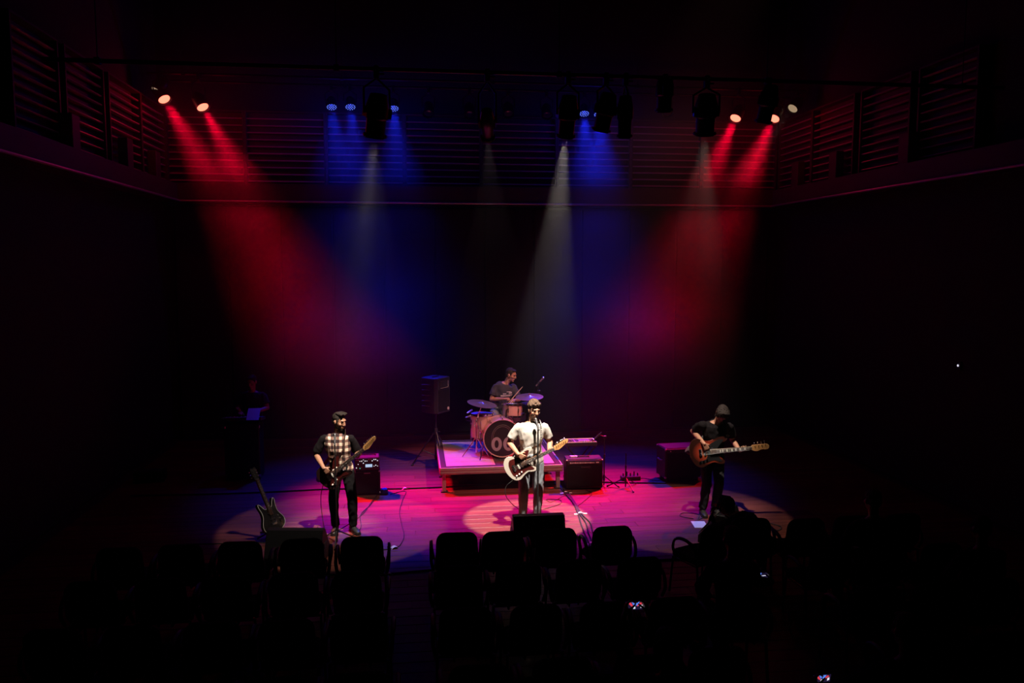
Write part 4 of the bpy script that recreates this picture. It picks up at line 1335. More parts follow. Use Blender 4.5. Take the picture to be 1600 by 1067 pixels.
t = empty('loudspeaker', (0.40, 14.75, 1.03), R(52), 'black loudspeaker cabinet up on a tripod left of the drums', 'loudspeaker')
b = MB()
out = [(-0.18, 0.19), (-0.21, -0.12), (-0.19, -0.19), (0.19, -0.19), (0.21, -0.12), (0.18, 0.19)]
b.prism(out, 0.0, 0.66, None, 0.012)
b.build('cabinet', M['black_plastic'], t)
for k in range(5):
    for s in (-1, 1):
        MB().box((s * 0.2, 0.035, 0.13 + 0.1 * k), (0.016, 0.25, 0.014), Matrix.Rotation(s * R(-5), 3, 'Z'), bev=.004).build('side_rib', M['black_plastic'], t)
MB().box((0, -0.194, 0.24), (0.34, 0.012, 0.4), bev=.004).build('grille', M['grille'], t)
Hn = Matrix.Translation((0, -0.192, 0.535)) @ frame_from((0, -1, 0)).to_4x4()
MB().prism([(-0.13, -0.075), (0.13, -0.075), (0.13, 0.075), (-0.13, 0.075)], 0.0, 0.012, Hn).build('horn_flange', M['black_plastic'], t)
hm = MB()
hm._add([(-0.12, -0.207, 0.47), (0.12, -0.207, 0.47), (0.12, -0.207, 0.6), (-0.12, -0.207, 0.6), (-0.03, -0.15, 0.515), (0.03, -0.15, 0.515), (0.03, -0.15, 0.555), (-0.03, -0.15, 0.555)],
        [(0, 1, 5, 4), (1, 2, 6, 5), (2, 3, 7, 6), (3, 0, 4, 7), (4, 5, 6, 7)])
hm.build('horn', M['horn'], t)
MB().cyl((0.12, -0.195, 0.07), (0.12, -0.206, 0.07), 0.03, n=14).build('badge', M['horn'], t)
MB().box((0, 0.0, 0.668), (0.16, 0.05, 0.02), bev=.006).build('handle', M['black_rubber'], t)
t = empty('speaker_stand', (0.40, 14.75, 0), 0, 'black tripod stand holding up the loudspeaker', 'stand')
MB().cyl((0, 0, 0.12), (0, 0, 0.7), 0.024).cyl((0, 0, 0.6), (0, 0, 1.03), 0.018).build('pole', M['black_metal'], t, True)
MB().cyl((0, 0, 0.62), (0, 0, 0.72), 0.035).cyl((0, 0, 0.66), (0.08, -0.04, 0.66), 0.01).cyl((0, 0, 0.16), (0, 0, 0.22), 0.034).build('collar', M['black_plastic'], t, True)
for k in range(3):
    a = R(-70) + 2 * PI * k / 3
    lg = MB().tube([(0.03 * math.cos(a), 0.03 * math.sin(a), 0.64), (0.45 * math.cos(a), 0.45 * math.sin(a), 0.02)], 0.014).tube([(0.02 * math.cos(a), 0.02 * math.sin(a), 0.2), (0.26 * math.cos(a), 0.26 * math.sin(a), 0.3)], 0.01)
    lo = lg.build('leg', M['black_metal'], t, True)
    MB().box((0.45 * math.cos(a), 0.45 * math.sin(a), 0.014), (0.05, 0.05, 0.028), bev=.008).build('foot', M['black_rubber'], lo)

# left: rack-style amplifier on a small cabinet
t = empty('guitar_cabinet', (-0.78, 13.1, 0), R(3), 'small black speaker cabinet behind the man in plaid', 'speaker cabinet')
MB().box((0, 0, 0.22), (0.42, 0.32, 0.38), bev=0.012).build('box', M['black_vinyl'], t)
MB().box((0, -0.163, 0.22), (0.37, 0.01, 0.33), bev=.003).build('grille', M['grille'], t)
for sx in (-1, 1):
    for sy in (-1, 1):
        MB().cyl((sx * .17, sy * .12, 0), (sx * .17, sy * .12, 0.032), 0.02, 0.024, 10).build('foot', M['black_rubber'], t)
        MB().box((sx * .2, -0.155, 0.22 + sy * .18), (0.032, 0.03, 0.032), bev=.008).build('corner', M['steel'], t)
MB().box((0, -0.169, 0.375), (0.1, 0.006, 0.008)).build('name_strip', M['steel'], t)
t = empty('amplifier_head', (-0.78, 13.08, 0.412), R(3), 'amplifier unit with glowing knobs and a lit screen on the small cabinet', 'amplifier')
MB().box((0, 0, 0.115), (0.4, 0.26, 0.215), bev=0.01).build('case', M['amp_top'], t)
MB().box((0, -0.134, 0.115), (0.375, 0.008, 0.19), bev=.002).build('panel', M['black_plastic'], t)
MB().box((0.03, -0.14, 0.085), (0.11, 0.006, 0.048), bev=.001).build('screen', M['display'], t)
r5 = random.Random(4)
for k in range(26):
    x, z = (-0.17 + 0.34 * ((k * 5) % 13) / 12.0, 0.185 - 0.02 * (k % 2) if k < 13 else 0.03 + 0.11 * r5.random())
    if k >= 13 and abs(x - 0.03) < 0.075: continue
    MB().cyl((x, -0.138, z), (x, -0.147, z), 0.0085 if k % 3 else 0.006, n=8).build('knob', M['led_white'] if k % 4 else (M['led_green'] if k == 16 else M['knob_pale']), t)
MB().tube([(-0.14, 0, 0.225), (-0.13, 0, 0.243), (0.13, 0, 0.243), (0.14, 0, 0.225)], 0.01, 6).build('handle', M['black_rubber'], t, True)
o = tag(MB().box((0, 0, 0.05), (0.12, 0.09, 0.1), Matrix.Rotation(0.3, 3, 'Z'), 0.8, 0.02).build('cable_bag', M['blue_cloth']), 'small blue cloth bag on the floor right of the small cabinet', 'bag')
o.location = (-0.5, 13.0, 0)

# right: combo amplifier with a row of knobs
t = empty('combo_amplifier', (2.83, 12.98, 0), R(-2), 'black combo amplifier with a row of pale knobs right of the riser', 'amplifier')
MB().box((0, 0, 0.27), (0.62, 0.3, 0.49), bev=0.012).build('box', M['black_vinyl'], t)
MB().box((0, 0, 0.519), (0.6, 0.27, 0.006)).build('top_panel', M['amp_top'], t)
MB().box((0, -0.153, 0.24), (0.56, 0.012, 0.36), bev=.003).build('grille', M['grille'], t)
cp = MB().box((0, -0.154, 0.466), (0.58, 0.012, 0.055)).build('control_panel', M['black_plastic'], t)
for k in range(15):
    MB().cyl((-0.24 + 0.028 * k, -0.16, 0.466), (-0.24 + 0.028 * k, -0.172, 0.466), 0.0085 if k % 3 else 0.011, n=8).build('knob', M['knob_pale'], cp)
MB().box((0.215, -0.162, 0.468), (0.05, 0.006, 0.018)).build('label_plate', M['knob_pale'], cp)
nm = MB()
for k, w in enumerate((0.012, 0.008, 0.012, 0.01, 0.012)):
    nm.box((-0.05 + 0.022 * k, -0.161, 0.39), (w, 0.004, 0.012 if k % 2 else 0.016))
nm.lathe([(0.016, 0), (0.018, 0.004), (0.013, 0.004)], Matrix.Translation((0.075, -0.159, 0.39)) @ frame_from((0, -1, 0)).to_4x4(), 12, caps=False)
nm.build('name_badge', M['logo_line'], t)
for sx in (-1, 1):
    for sy in (-1, 1):
        MB().cyl((sx * .26, sy * .11, 0), (sx * .26, sy * .11, 0.03), 0.02, n=10).build('foot', M['black_rubber'], t)
    MB().box((sx * .3, -0.143, 0.505), (0.03, 0.03, 0.03), bev=.008).build('corner', M['steel'], t)
MB().tube([(-0.1, 0, 0.515), (-0.09, 0, 0.54), (0.09, 0, 0.54), (0.1, 0, 0.515)], 0.011, 6).build('handle', M['black_rubber'], t, True)
o = tag(MB().box((0, 0, 0.012), (0.12, 0.06, 0.024), bev=.004).build('pedal', M['knob_pale']), 'small pale box lying on top of the combo amplifier', 'box')
o.location = (2.67, 13.0, 0.522)

# keyboard-like pad unit on a stand behind it
t = empty('keyboard_stand', (2.88, 13.5, 0), 0, 'black folding stand carrying the pad unit behind the combo amplifier', 'stand')
for y in (-0.13, 0.13):
    MB().cyl((-0.24, y, 0.015), (0.24, y, 0.60), 0.014, n=8).cyl((0.24, y, 0.015), (-0.24, y, 0.60), 0.014, n=8).build('cross_legs', M['black_metal'], t, True)
for sx in (-0.24, 0.24):
    MB().cyl((sx, -0.17, 0.607), (sx, 0.17, 0.607), 0.014).build('top_bar', M['black_metal'], t, True)
    MB().cyl((sx, -0.2, 0.015), (sx, 0.2, 0.015), 0.014).build('foot_bar', M['black_metal'], t, True)
t = empty('pad_controller', (2.88, 13.5, 0.621), 0, 'flat pad unit with bright rim and display on the folding stand', 'controller')
MB().box((0, 0, 0.035), (0.56, 0.3, 0.07), bev=0.008).build('case', M['black_plastic'], t)
MB().tube([(-0.27, -0.14, 0.072), (0.27, -0.14, 0.072), (0.27, 0.14, 0.072), (-0.27, 0.14, 0.072)], 0.008, 6, closed=True).build('rim', M['aluminium'], t)
MB().box((-0.1, 0, 0.073), (0.01, 0.27, 0.008)).build('divider', M['aluminium'], t)
MB().box((0.07, 0.02, 0.074), (0.2, 0.13, 0.008), bev=.002).build('display', M['steel'], t)
for k in range(8):
    MB().box((-0.2 + 0.05 * (k % 2), -0.09 + 0.058 * (k // 2), 0.074), (0.038, 0.044, 0.01), bev=.003).build('pad', M['amp_top'], t)
for k in range(6):
    MB().cyl((0.0 + 0.04 * k, -0.1, 0.07), (0.0 + 0.04 * k, -0.1, 0.085), 0.01, n=8).build('knob', M['black_rubber'], t)

def mic_stand(name, loc, h, label, boom=None, base='tripod', spread=0.26, r=0.009, mic=True, cat='microphone stand', a0=0.2, clip_tilt=(0, 0.8, 0.6), mic_mat='black_plastic'):
    t = empty(name, loc, 0, label, cat)
    if base == 'round':
        MB().lathe([(0.01, 0.0), (0.13, 0.0), (0.13, 0.014), (0.11, 0.024), (0.02, 0.03)], None, 24).build('base', M['black_metal'], t, True)
    else:
        b = MB()
        for k in range(3):
            a = a0 + 2 * PI * k / 3
            lo = MB().tube([(0.02 * math.cos(a), 0.02 * math.sin(a), 0.17), (spread * math.cos(a), spread * math.sin(a), 0.012)], 0.009)
            lo.cyl((spread * .92 * math.cos(a), spread * .92 * math.sin(a), 0.03), (spread * 1.05 * math.cos(a), spread * 1.05 * math.sin(a), 0.012), 0.013)
            lo.build('leg', M['black_metal'], t, True)
        MB().cyl((0, 0, 0.1), (0, 0, 0.2), 0.02).build('hub', M['black_plastic'], t, True)
    MB().cyl((0, 0, 0.02), (0, 0, h * 0.62), r * 1.25).cyl((0, 0, h * .6), (0, 0, h), r).build('pole', M['black_metal'], t, True)
    MB().cyl((0, 0, h * .58), (0, 0, h * .65), r * 2).build('clutch', M['black_plastic'], t, True)
    tip = V(0, 0, h)
    if boom:
        tip = V(boom)
        back = V(0, 0, h) - (tip - V(0, 0, h)) * 0.3
        MB().cyl(back, tip, 0.007).cyl(V(-0.02, 0, h), V(0.03, 0, h), 0.018).build('boom', M['black_metal'], t, True)
    if mic:
        d = V(clip_tilt).normalized()
        MB().cyl(tip - d * 0.02, tip + d * 0.05, 0.016, 0.018, 10).build('clip', M['black_plastic'], t, True)
        mo = MB().cyl(tip - d * 0.06, tip + d * 0.115, 0.0115, 0.0175, 12).build('microphone', M[mic_mat], t, True)
        MB().ell(tip + d * 0.137, (0.026, 0.026, 0.028), frame_from(d), 14, 9).build('grille_ball', M['steel'], mo, True)
        MB().lathe([(0.0265, -0.004), (0.0275, 0.0), (0.0265, 0.004)], Matrix.Translation(tip + d * 0.133) @ frame_from(d).to_4x4(), 14).build('band', M['chrome'], mo, True)
    return t
mic_stand('microphone_stand', (1.72, 10.86, 0), 1.50, 'straight round-based stand with the microphone the singer sings into', base='round', r=0.011, clip_tilt=(-0.1, 0.72, 0.55))
mic_stand('microphone_stand', (-1.06, 10.72, 0), 1.39, 'tripod stand with a microphone in front of the man in plaid', spread=0.28, a0=R(-90), clip_tilt=(-0.05, 0.75, 0.5))
mic_stand('microphone_stand', (3.2, 13.0, 0), 0.86, 'thin stand beside the combo amplifier, microphone pointing at it', boom=(-0.1, -0.02, 0.9), a0=R(-30), clip_tilt=(-0.6, -0.1, -0.5))
mic_stand('tripod_stand', (3.54, 12.86, 0), 0.6, 'short empty tripod stand standing alone right of the combo amplifier', mic=False, cat='stand', spread=0.3, a0=R(-80))
mic_stand('microphone_stand', (2.33, 14.65, RZ), 0.98, 'tall boom stand at the back corner of the riser reaching over the cymbal', boom=(-0.05, -0.25, 1.16), a0=R(20), clip_tilt=(0.55, 0.0, 0.6), mic_mat='steel')
t = empty('power_box', (3.76, 13.35, 0), 0, 'flat black plug box with upright connectors behind the short tripod stand', 'box')
MB().box((0, 0, 0.035), (0.34, 0.12, 0.07), bev=.006).build('case', M['black_plastic'], t)
for k in range(5):
    MB().cyl((-0.13 + 0.065 * k, 0, 0.06), (-0.13 + 0.065 * k, 0, 0.12 + 0.03 * (k % 2)), 0.012, n=8).build('connector', M['black_rubber'], t)

# bass cabinet on castors
t = empty('bass_cabinet', (4.62, 13.3, 0), R(4), 'wide black bass cabinet on castors behind the bassist', 'speaker cabinet')
MB().box((0, 0, 0.335), (0.68, 0.42, 0.53), bev=0.014).build('box', M['black_vinyl'], t)
MB().box((0, 0, 0.603), (0.64, 0.38, 0.006)).build('top_panel', M['amp_top'], t)
MB().box((0, -0.213, 0.3), (0.6, 0.012, 0.42), bev=.003).build('grille', M['grille'], t)
MB().box((0, -0.214, 0.555), (0.6, 0.01, 0.06), bev=.002).build('control_panel', M['black_plastic'], t)
for k in range(7):
    MB().cyl((-0.25 + 0.08 * k, -0.218, 0.555), (-0.25 + 0.08 * k, -0.23, 0.555), 0.01, n=8).build('knob', M['black_rubber'] if k else M['knob_pale'], t)
for sx in (-1, 1):
    for z in (0.09, 0.58):
        for y in (-0.195, 0.195):
            MB().box((sx * .325, y, z), (0.04, 0.04, 0.04), bev=.01).build('corner', M['steel'], t)
    MB().tube([(sx * .345, -0.08, 0.38), (sx * .37, -0.07, 0.38), (sx * .37, 0.07, 0.38), (sx * .345, 0.08, 0.38)], 0.01).build('handle', M['steel'], t, True)
    for y in (-0.15, 0.15):
        MB().cyl((sx * .27 - .014, y, 0.035), (sx * .27 + .014, y, 0.035), 0.034, n=14).box((sx * .27, y, 0.06), (0.045, 0.03, 0.03)).build('castor', M['black_rubber'], t)

# monitor wedges
def wedge(loc, rz, w, label, lit=None):
    """floor monitor: sloped grille towards local -y, tall back towards local +y"""
    t = empty('monitor_wedge', loc, rz, label, 'monitor speaker', 'floor monitor wedges')
    prof = [(-0.26, 0.0), (0.2, 0.0), (0.24, 0.1), (0.10, 0.42), (-0.01, 0.42), (-0.26, 0.1)]
    Mx = Matrix(((0, 0, 1, 0), (1, 0, 0, 0), (0, 1, 0, 0), (0, 0, 0, 1)))
    MB().prism(prof, -w / 2, w / 2, Mx, 0.01).build('cabinet', M['black_vinyl'], t)
    a, b_ = V(0, -0.262, 0.11), V(0, -0.022, 0.415)
    d = (b_ - a).normalized()
    nrm = V(0, -d.z, d.y)
    Rm = Matrix((V(1, 0, 0), d, V(1, 0, 0).cross(d))).transposed()
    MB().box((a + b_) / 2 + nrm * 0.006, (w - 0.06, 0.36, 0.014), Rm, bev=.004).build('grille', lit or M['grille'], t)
    for s in (-1, 1):
        MB().box((s * (w / 2 + 0.002), 0.0, 0.2), (0.008, 0.13, 0.07), bev=.003).build('handle', M['black_rubber'], t)
    return t
M['grille_lit'] = material('grille_lit', (0.1, 0.088, 0.07), 0.7, bump=0.4, bscale=350)  # lighter copy of the grille, the lamplight on it put into the colour
wedge((1.64, 10.35, 0), R(180), 0.7, 'floor monitor wedge in front of the singer')
wedge((-1.5, 10.15, 0), R(172), 0.72, 'floor monitor wedge in front of the man in plaid', M['grille_lit'])
wedge((4.2, 10.22, 0), R(-128), 0.6, 'floor monitor wedge beside the white sheet, facing the bassist', M['grille_lit'])

# ---------------------------------------------------------------- cables, tape and paper on the floor
def cable(pts, r, label, mat='black_rubber', name='cable', group='cables on the stage floor', sub=5):
    P = smooth_open([(p[0], p[1], p[2] if len(p) > 2 else r + 0.001) for p in pts], sub)
    o = MB().tube(P, r, 6).build(name, M[mat], None, True)
    return tag(o, label, 'cable', group)
cable([(-4.6, 13.36), (-2.81, 13.3), (-1.4, 13.36), (-0.4, 13.25), (0.3, 13.24), (1.4, 13.3), (2.6, 13.36), (3.4, 13.17), (4.3, 13.02)], 0.013, 'long dark cable run straight across the stage behind the musicians')
cable([(-0.62, 12.9), (-0.7, 12.4), (-0.82, 11.9), (-0.78, 11.3), (-0.9, 10.9)], 0.006, 'thin cable from the small cabinet forward past the plaid man\'s feet')
cable([(-0.4, 12.95), (-0.16, 13.1), (-0.2, 12.6), (-0.24, 12.0), (-0.2, 11.4), (-0.16, 10.9), (-0.2, 10.55), (-0.27, 10.42), (-0.5, 10.35), (-0.75, 10.4)], 0.006, 'thin wavy cable running down to a white tape patch')
cable([(-1.24, 11.1, 0.82), (-1.3, 11.06, 0.55), (-1.28, 11.04, 0.25), (-1.22, 10.98, 0.03), (-1.1, 11.2, 0.007), (-0.8, 11.9, 0.007), (-0.7, 12.5, 0.007), (-0.62, 12.92, 0.01)], 0.005, 'guitar lead hanging from the dark guitar and trailing back to its amplifier')
cable([(1.4, 10.96, 0.74), (1.28, 10.98, 0.62), (1.3, 11.02, 0.45), (1.5, 11.3, 0.2), (1.75, 11.7, 0.01), (2.05, 11.9, 0.006), (2.28, 12.1, 0.006), (2.3, 12.3, 0.006), (2.1, 12.35, 0.006), (2.15, 12.2, 0.006), (2.4, 12.5, 0.006), (2.62, 12.82, 0.006)], 0.005, 'guitar lead looping on the floor right of the singer')
for k, dx in enumerate((0.0, 0.016, -0.015)):
    cable([(2.46 + dx, 12.95), (2.48 + dx * 2, 12.7), (2.5 + dx, 12.1), (2.47 + dx * 1.5, 11.55), (2.47 + dx * (3 + k), 11.1), (2.42 + dx * 4, 10.7), (2.38 + dx * 3, 10.3), (2.3 + dx, 9.9), (2.2, 9.56)], 0.011, '%s of three dark cables bundled from the riser to the front' % ('middle', 'right-hand', 'left-hand')[k], group='bundled cables in front of the riser')
cable([(2.5, 11.9), (2.75, 12.3), (2.9, 12.6), (2.84, 12.8)], 0.005, 'thin cable curving from the bundle to the combo amplifier')
cable([(4.1, 11.1), (3.95, 11.25), (4.05, 11.4), (4.25, 11.3), (4.15, 11.05), (4.3, 11.18)], 0.005, 'coiled lead by the bassist\'s right shoe')
cable([(5.0, 10.6), (5.12, 10.75), (5.22, 10.6), (5.12, 10.45), (5.0, 10.5)], 0.007, 'loop of cable at the right rim of the bassist\'s light pool')
cable([(3.8, 13.3), (4.0, 13.4), (4.2, 13.22), (4.3, 13.3)], 0.006, 'short cable between the plug box and the bass cabinet')
cable([(-3.1, 10.9), (-2.5, 10.86), (-1.9, 10.8), (-1.6, 10.5)], 0.007, 'thin cable by the foot of the spare guitar stand')
cable([(-1.2, 9.58), (-0.4, 9.5), (0.2, 9.56), (0.6, 9.5), (1.4, 9.56), (2.2, 9.53), (2.9, 9.55), (3.6, 9.5)], 0.012, 'dark cable lying along the front just before the first seats')
for k, (x, y, a, lb) in enumerate(((-0.17, 13.24, 0.2, 'white tape patch on the long cable behind the musicians'), (-0.28, 10.42, 0.4, 'white tape patch on the wavy thin cable'), (2.48, 12.68, 0.05, 'white tape strip at the riser end of the bundled cables'),
                                   (2.49, 11.56, 0.1, 'white tape strip over the middle of the bundled cables'), (-0.33, 9.5, 0.1, 'white tape patch on the cable before the first seats'), (2.36, 10.25, 0.15, 'white tape strip at the front end of the bundled cables'))):
    b = MB()
    n_ = 7
    w, d = (0.2, 0.05) if 'strip' in lb else (0.1, 0.06)
    vv, ff = [], []
    for i in range(n_ + 1):
        u = i / n_ - .5
        zz = 0.003 + 0.026 * max(0, 1 - (u * w / 0.045) ** 2)
        for yv in (-d / 2, d / 2):
            vv += [(u * w, yv, zz), (u * w, yv, zz - 0.002)]
    for i in range(n_):
        q = i * 4
        ff += [(q, q + 4, q + 6, q + 2), (q + 1, q + 3, q + 7, q + 5), (q, q + 1, q + 5, q + 4), (q + 2, q + 6, q + 7, q + 3)]
    b._add(vv, ff)
    o = tag(b.build('tape', M['tape']), lb, 'tape', 'white tape patches')
    o.location = (x, y, 0)
    o.rotation_euler = (0, 0, a)
o = MB().box((0, 0, 0), (0.2, 0.29, 0.002)).build('set_list', M['paper'])
o.location = (4.1, 10.85, 0.003)
o.rotation_euler = (0, 0, R(-8))
tag(o, 'blank white sheet lying on the floor by the bassist\'s wedge', 'paper')
# ---------------------------------------------------------------- seats and audience
M['chair_cloth'] = material('chair_cloth', (0.012, 0.012, 0.014), 0.95, spec=0.15, bump=0.2, bscale=200)
M['chair_metal'] = material('chair_metal', (0.03, 0.03, 0.032), 0.4, 0.4)

def rrect(w, h, r, n=5, taper=1.0):
    out = []
    for cx, cy, a0 in ((w / 2 - r, h / 2 - r, 0), (-(w / 2 - r), h / 2 - r, 90), (-(w / 2 - r), -(h / 2 - r), 180), (w / 2 - r, -(h / 2 - r), 270)):
        for k in range(n + 1):
            a = R(a0 + 90 * k / n)
            x, y = cx + r * math.cos(a), cy + r * math.sin(a)
            t_ = 1 + (taper - 1) * (y / h + .5)
            out.append((x * t_, y))
    return out

def make_chair(label):
    """faces local -y; backrest at local +y"""
    t = empty('padded_chair', (0, 0, 0), 0, label, 'chair', 'black padded armchairs of the audience')
    Z4 = Matrix.Translation((0, -0.02, 0.43))
    MB().prism(rrect(0.47, 0.45, 0.08), 0, 0.07, Z4, 0.018).build('seat', M['chair_cloth'], t, True)
    Rb = Matrix.Translation((0, 0.235, 0.68)) @ Matrix.Rotation(R(90 - 9), 4, 'X')
    bk = MB()
    # slightly dished pad
    bk.prism(rrect(0.47, 0.42, 0.1, 6, 0.93), -0.03, 0.035, Rb, 0.016)
    bk.build('backrest', M['chair_cloth'], t, True)
    MB().prism(rrect(0.43, 0.36, 0.09, 6, 0.93), -0.042, -0.028, Rb).build('back_shell', M['black_plastic'], t, True)
    for s in (-1, 1):
        MB().tube(smooth_open([(s * 0.255, 0.2, 0.46), (s * 0.275, 0.23, 0.56), (s * 0.28, 0.17, 0.665), (s * 0.28, 0.02, 0.70), (s * 0.28, -0.11, 0.665), (s * 0.275, -0.15, 0.56), (s * 0.255, -0.12, 0.46)], 4), 0.02, 8, flat=0.75).build('armrest', M['black_plastic'], t, True)
        MB().tube(smooth_open([(s * 0.24, 0.2, 0.44), (s * 0.25, 0.25, 0.012), ], 2), 0.013).build('leg', M['chair_metal'], t, True)
        MB().tube(smooth_open([(s * 0.24, -0.18, 0.44), (s * 0.25, -0.22, 0.012)], 2), 0.013).build('leg', M['chair_metal'], t, True)
    MB().tube([(-0.24, -0.17, 0.425), (0.24, -0.17, 0.425), (0.24, 0.18, 0.425), (-0.24, 0.18, 0.425)], 0.012, closed=True).build('seat_frame', M['chair_metal'], t, True)
    for s in (-1, 1):
        MB().tube([(s * 0.1, 0.15, 0.425), (s * 0.1, 0.27, 0.43), (s * 0.1, 0.285, 0.56)], 0.011).build('back_bar', M['chair_metal'], t, True)
    return t

chairs = []   # (x, y, extra turn, label)
nth = ['first', 'second', 'third', 'fourth', 'fifth', 'sixth']
rows = [(8.35, 'front row', [-3.0, -2.4, -1.81, -1.2, -0.57], [0.45, 0.94, 1.53, 2.15], [4.4, 5.0, 5.6]),
        (7.42, 'second row', [-2.95, -2.35, -1.75, -1.15, -0.55], [0.42, 0.98, 1.58, 2.18], [4.2, 4.8, 5.4]),
        (6.45, 'third row', [-2.85, -2.25, -1.65, -1.05, -0.48], [0.42, 1.0, 1.62, 2.22], [4.1, 4.7, 5.3]),
        (5.5, 'fourth row', [-2.2, -1.6, -1.0, -0.42], [0.45, 1.05, 1.65, 2.25], [3.95, 4.55, 5.15])]
for y, rn, A, B, C in rows:
    for blk, xs_ in (('left block', A[::-1]), ('middle block', B), ('right block', C)):
        for i, x in enumerate(xs_):
            how = 'the aisle' if blk != 'right block' else 'the turned chairs'
            chairs.append((x, y + rnd.uniform(-0.03, 0.03), rnd.uniform(-3, 3), 'black padded chair in the %s of the %s, %s from %s' % (rn, blk, nth[i], how)))
chairs.append((3.22, 8.25, 24, 'black padded chair turned aside, its looped armrest against the lit floor'))
chairs.append((3.86, 8.45, -14, 'black padded chair behind the crouching person, armrest at its right'))
chairs.append((2.85, 6.45, 0, 'black padded chair under the viewer with the dim phone'))
chairs.append((1.62, 4.56, 0, 'black padded chair under the viewer filming with the lit phone'))
chairs.append((3.3, 4.56, 0, 'black padded chair under the viewer at the bottom edge'))
proto = None
for x, y, a, lb in chairs:
    if proto is None:
        proto = make_chair(lb)
        c = proto
    else:
        c = copy_tree(proto)
        c['label'] = lb
    c.location = (x, y + 0.24, 0)
    c.rotation_euler = (0, 0, PI + R(a))

M['jacket'] = material('jacket', (0.016, 0.015, 0.017), 0.95, spec=0.15)
M['phone_body'] = material('phone_body', (0.015, 0.015, 0.016), 0.3)
M['screen_dark'] = material('screen_dark', (0.005, 0.005, 0.01), 0.3, emit=(0.05, 0.03, 0.12), estr=0.25)
M['scr_red'] = material('scr_red', (0.2, 0.02, 0.03), 0.4, emit=(0.9, 0.06, 0.1), estr=0.8)
M['scr_blue'] = material('scr_blue', (0.02, 0.05, 0.2), 0.4, emit=(0.12, 0.28, 1.0), estr=0.9)
M['scr_white'] = material('scr_white', (0.6, 0.6, 0.6), 0.4, emit=(0.85, 0.85, 1.0), estr=0.9)

def seated(loc, label, rz=PI, arms='phone', hair=('short', 'hair_dark'), k=0.95, seed=1, lean=0.0, hold=(0.05, -0.42, 1.12), one=None):
    hx, hy, hz_ = hold
    J = dict(k=k, pelvis=(0, 0.02, 0.56), chest=(0, 0.02 - lean * .5, 0.88), neck=(0, 0.0 - lean, 1.12), head=(0, -0.035 - lean * 1.2, 1.275), fwd=(0, -1, -0.1 - lean),
             sh_l=(0.185, 0.0 - lean * .9, 1.05), sh_r=(-0.185, 0.0 - lean * .9, 1.05), hip_l=(0.09, 0, 0.54), hip_r=(-0.09, 0, 0.54), kn_l=(0.12, -0.42, 0.52), kn_r=(-0.12, -0.42, 0.52),
             an_l=(0.12, -0.44, 0.088), an_r=(-0.12, -0.44, 0.088), toe_l=(0.1, -1, 0), toe_r=(-0.1, -1, 0))
    if arms == 'phone':
        for s, sg in (('l', 1), ('r', -1)):
            if one and s != one:
                J['wr_' + s] = (sg * 0.1, -0.32, 0.63)
                J['el_' + s] = (sg * 0.26, -0.1, 0.79)
                J['hand_' + s] = ((-sg * 0.5, -0.8, -0.1), (0, 0, -1), (-sg * 0.8, -0.3, 0), RELAX)
                continue
            J['wr_' + s] = (hx + sg * 0.085, hy + 0.05, hz_ - 0.055)
            J['el_' + s] = (sg * 0.26, -0.16 - lean, 0.83) if not one else (sg * 0.3, -0.2, 0.8)
            J['hand_' + s] = ((-sg * 0.25, -0.45, 0.85), (-sg * 0.9, -0.1, 0.1), (-sg * 0.3, 0.9, 0.2), (0.7, 0.8, 0.5))
    else:
        for s, sg in (('l', 1), ('r', -1)):
            J['wr_' + s] = (sg * 0.07, -0.34, 0.64)
            J['el_' + s] = (sg * 0.26, -0.1, 0.79)
            J['hand_' + s] = ((-sg * 0.5, -0.8, -0.1), (0, 0, -1), (-sg * 0.8, -0.3, 0), RELAX)
    return person(loc, J, label, 'seated audience', skin='skin_tan', hair=hair, shirt='jacket', trousers='denim_black', seed=seed, sleeve=0.95, voxel=0.0075, eyes=False, rz=rz)

def phone(loc, rz, tilt, label, kind=0, landscape=True):
    """screen faces local -y"""
    t = empty('phone', loc, rz, label, 'phone', 'phones held up by the audience')
    w, h = (0.145, 0.072) if landscape else (0.072, 0.145)
    Rx = Matrix.Rotation(tilt, 4, 'X')
    rot = Rx.to_3x3()
    MB().box((0, 0, 0), (w, 0.009, h), rot, bev=.003).build('case', M['phone_body'], t)
    sc = MB().box(rot @ V(0, -0.0052, 0), (w * .94, 0.001, h * .92), rot).build('screen', M['screen_dark'], t)
    def img(quads, mat, nm):
        b = MB()
        for pts in quads:
            vv = [rot @ V(x * w, -0.0062, z * h) for x, z in pts] + [rot @ V(x * w, -0.0058, z * h) for x, z in pts]
            n = len(pts)
            b._add(vv, [tuple(range(n)), tuple(range(2 * n - 1, n - 1, -1))] + [(i, n + i, n + (i + 1) % n, (i + 1) % n) for i in range(n)])
        b.build(nm, mat, sc)
    if kind == 0:
        img([[(-.38, .38), (-.2, .38), (-.04, -.1), (-.12, -.15)], [(.3, .38), (.4, .2), (.14, -.1), (.1, -.02)]], M['scr_red'], 'screen_image')
        img([[(-.16, .4), (-.02, .4), (0, 0), (-.06, 0)], [(.06, .4), (.24, .4), (.12, 0), (.04, 0)]], M['scr_blue'], 'screen_image')
        img([[(-.03, -.1), (.03, -.1), (.05, -.36), (-.06, -.36)], [(.3, .0), (.4, .1), (.42, -.2), (.3, -.3)], [(-.42, -.2), (-.36, -.1), (-.34, -.36), (-.42, -.36)]], M['scr_white'], 'screen_image')
    else:
        img([[(-.35, .4), (.0, .4), (-.05, .0), (-.3, -.1)]], M['scr_blue'], 'screen_image')
        img([[(.0, .0), (.15, .05), (.4, .12), (.4, .02), (.1, -.06)], [(-.2, -.3), (-.1, -.3), (-.1, -.4), (-.2, -.4)]], M['scr_white'], 'screen_image')
    return t

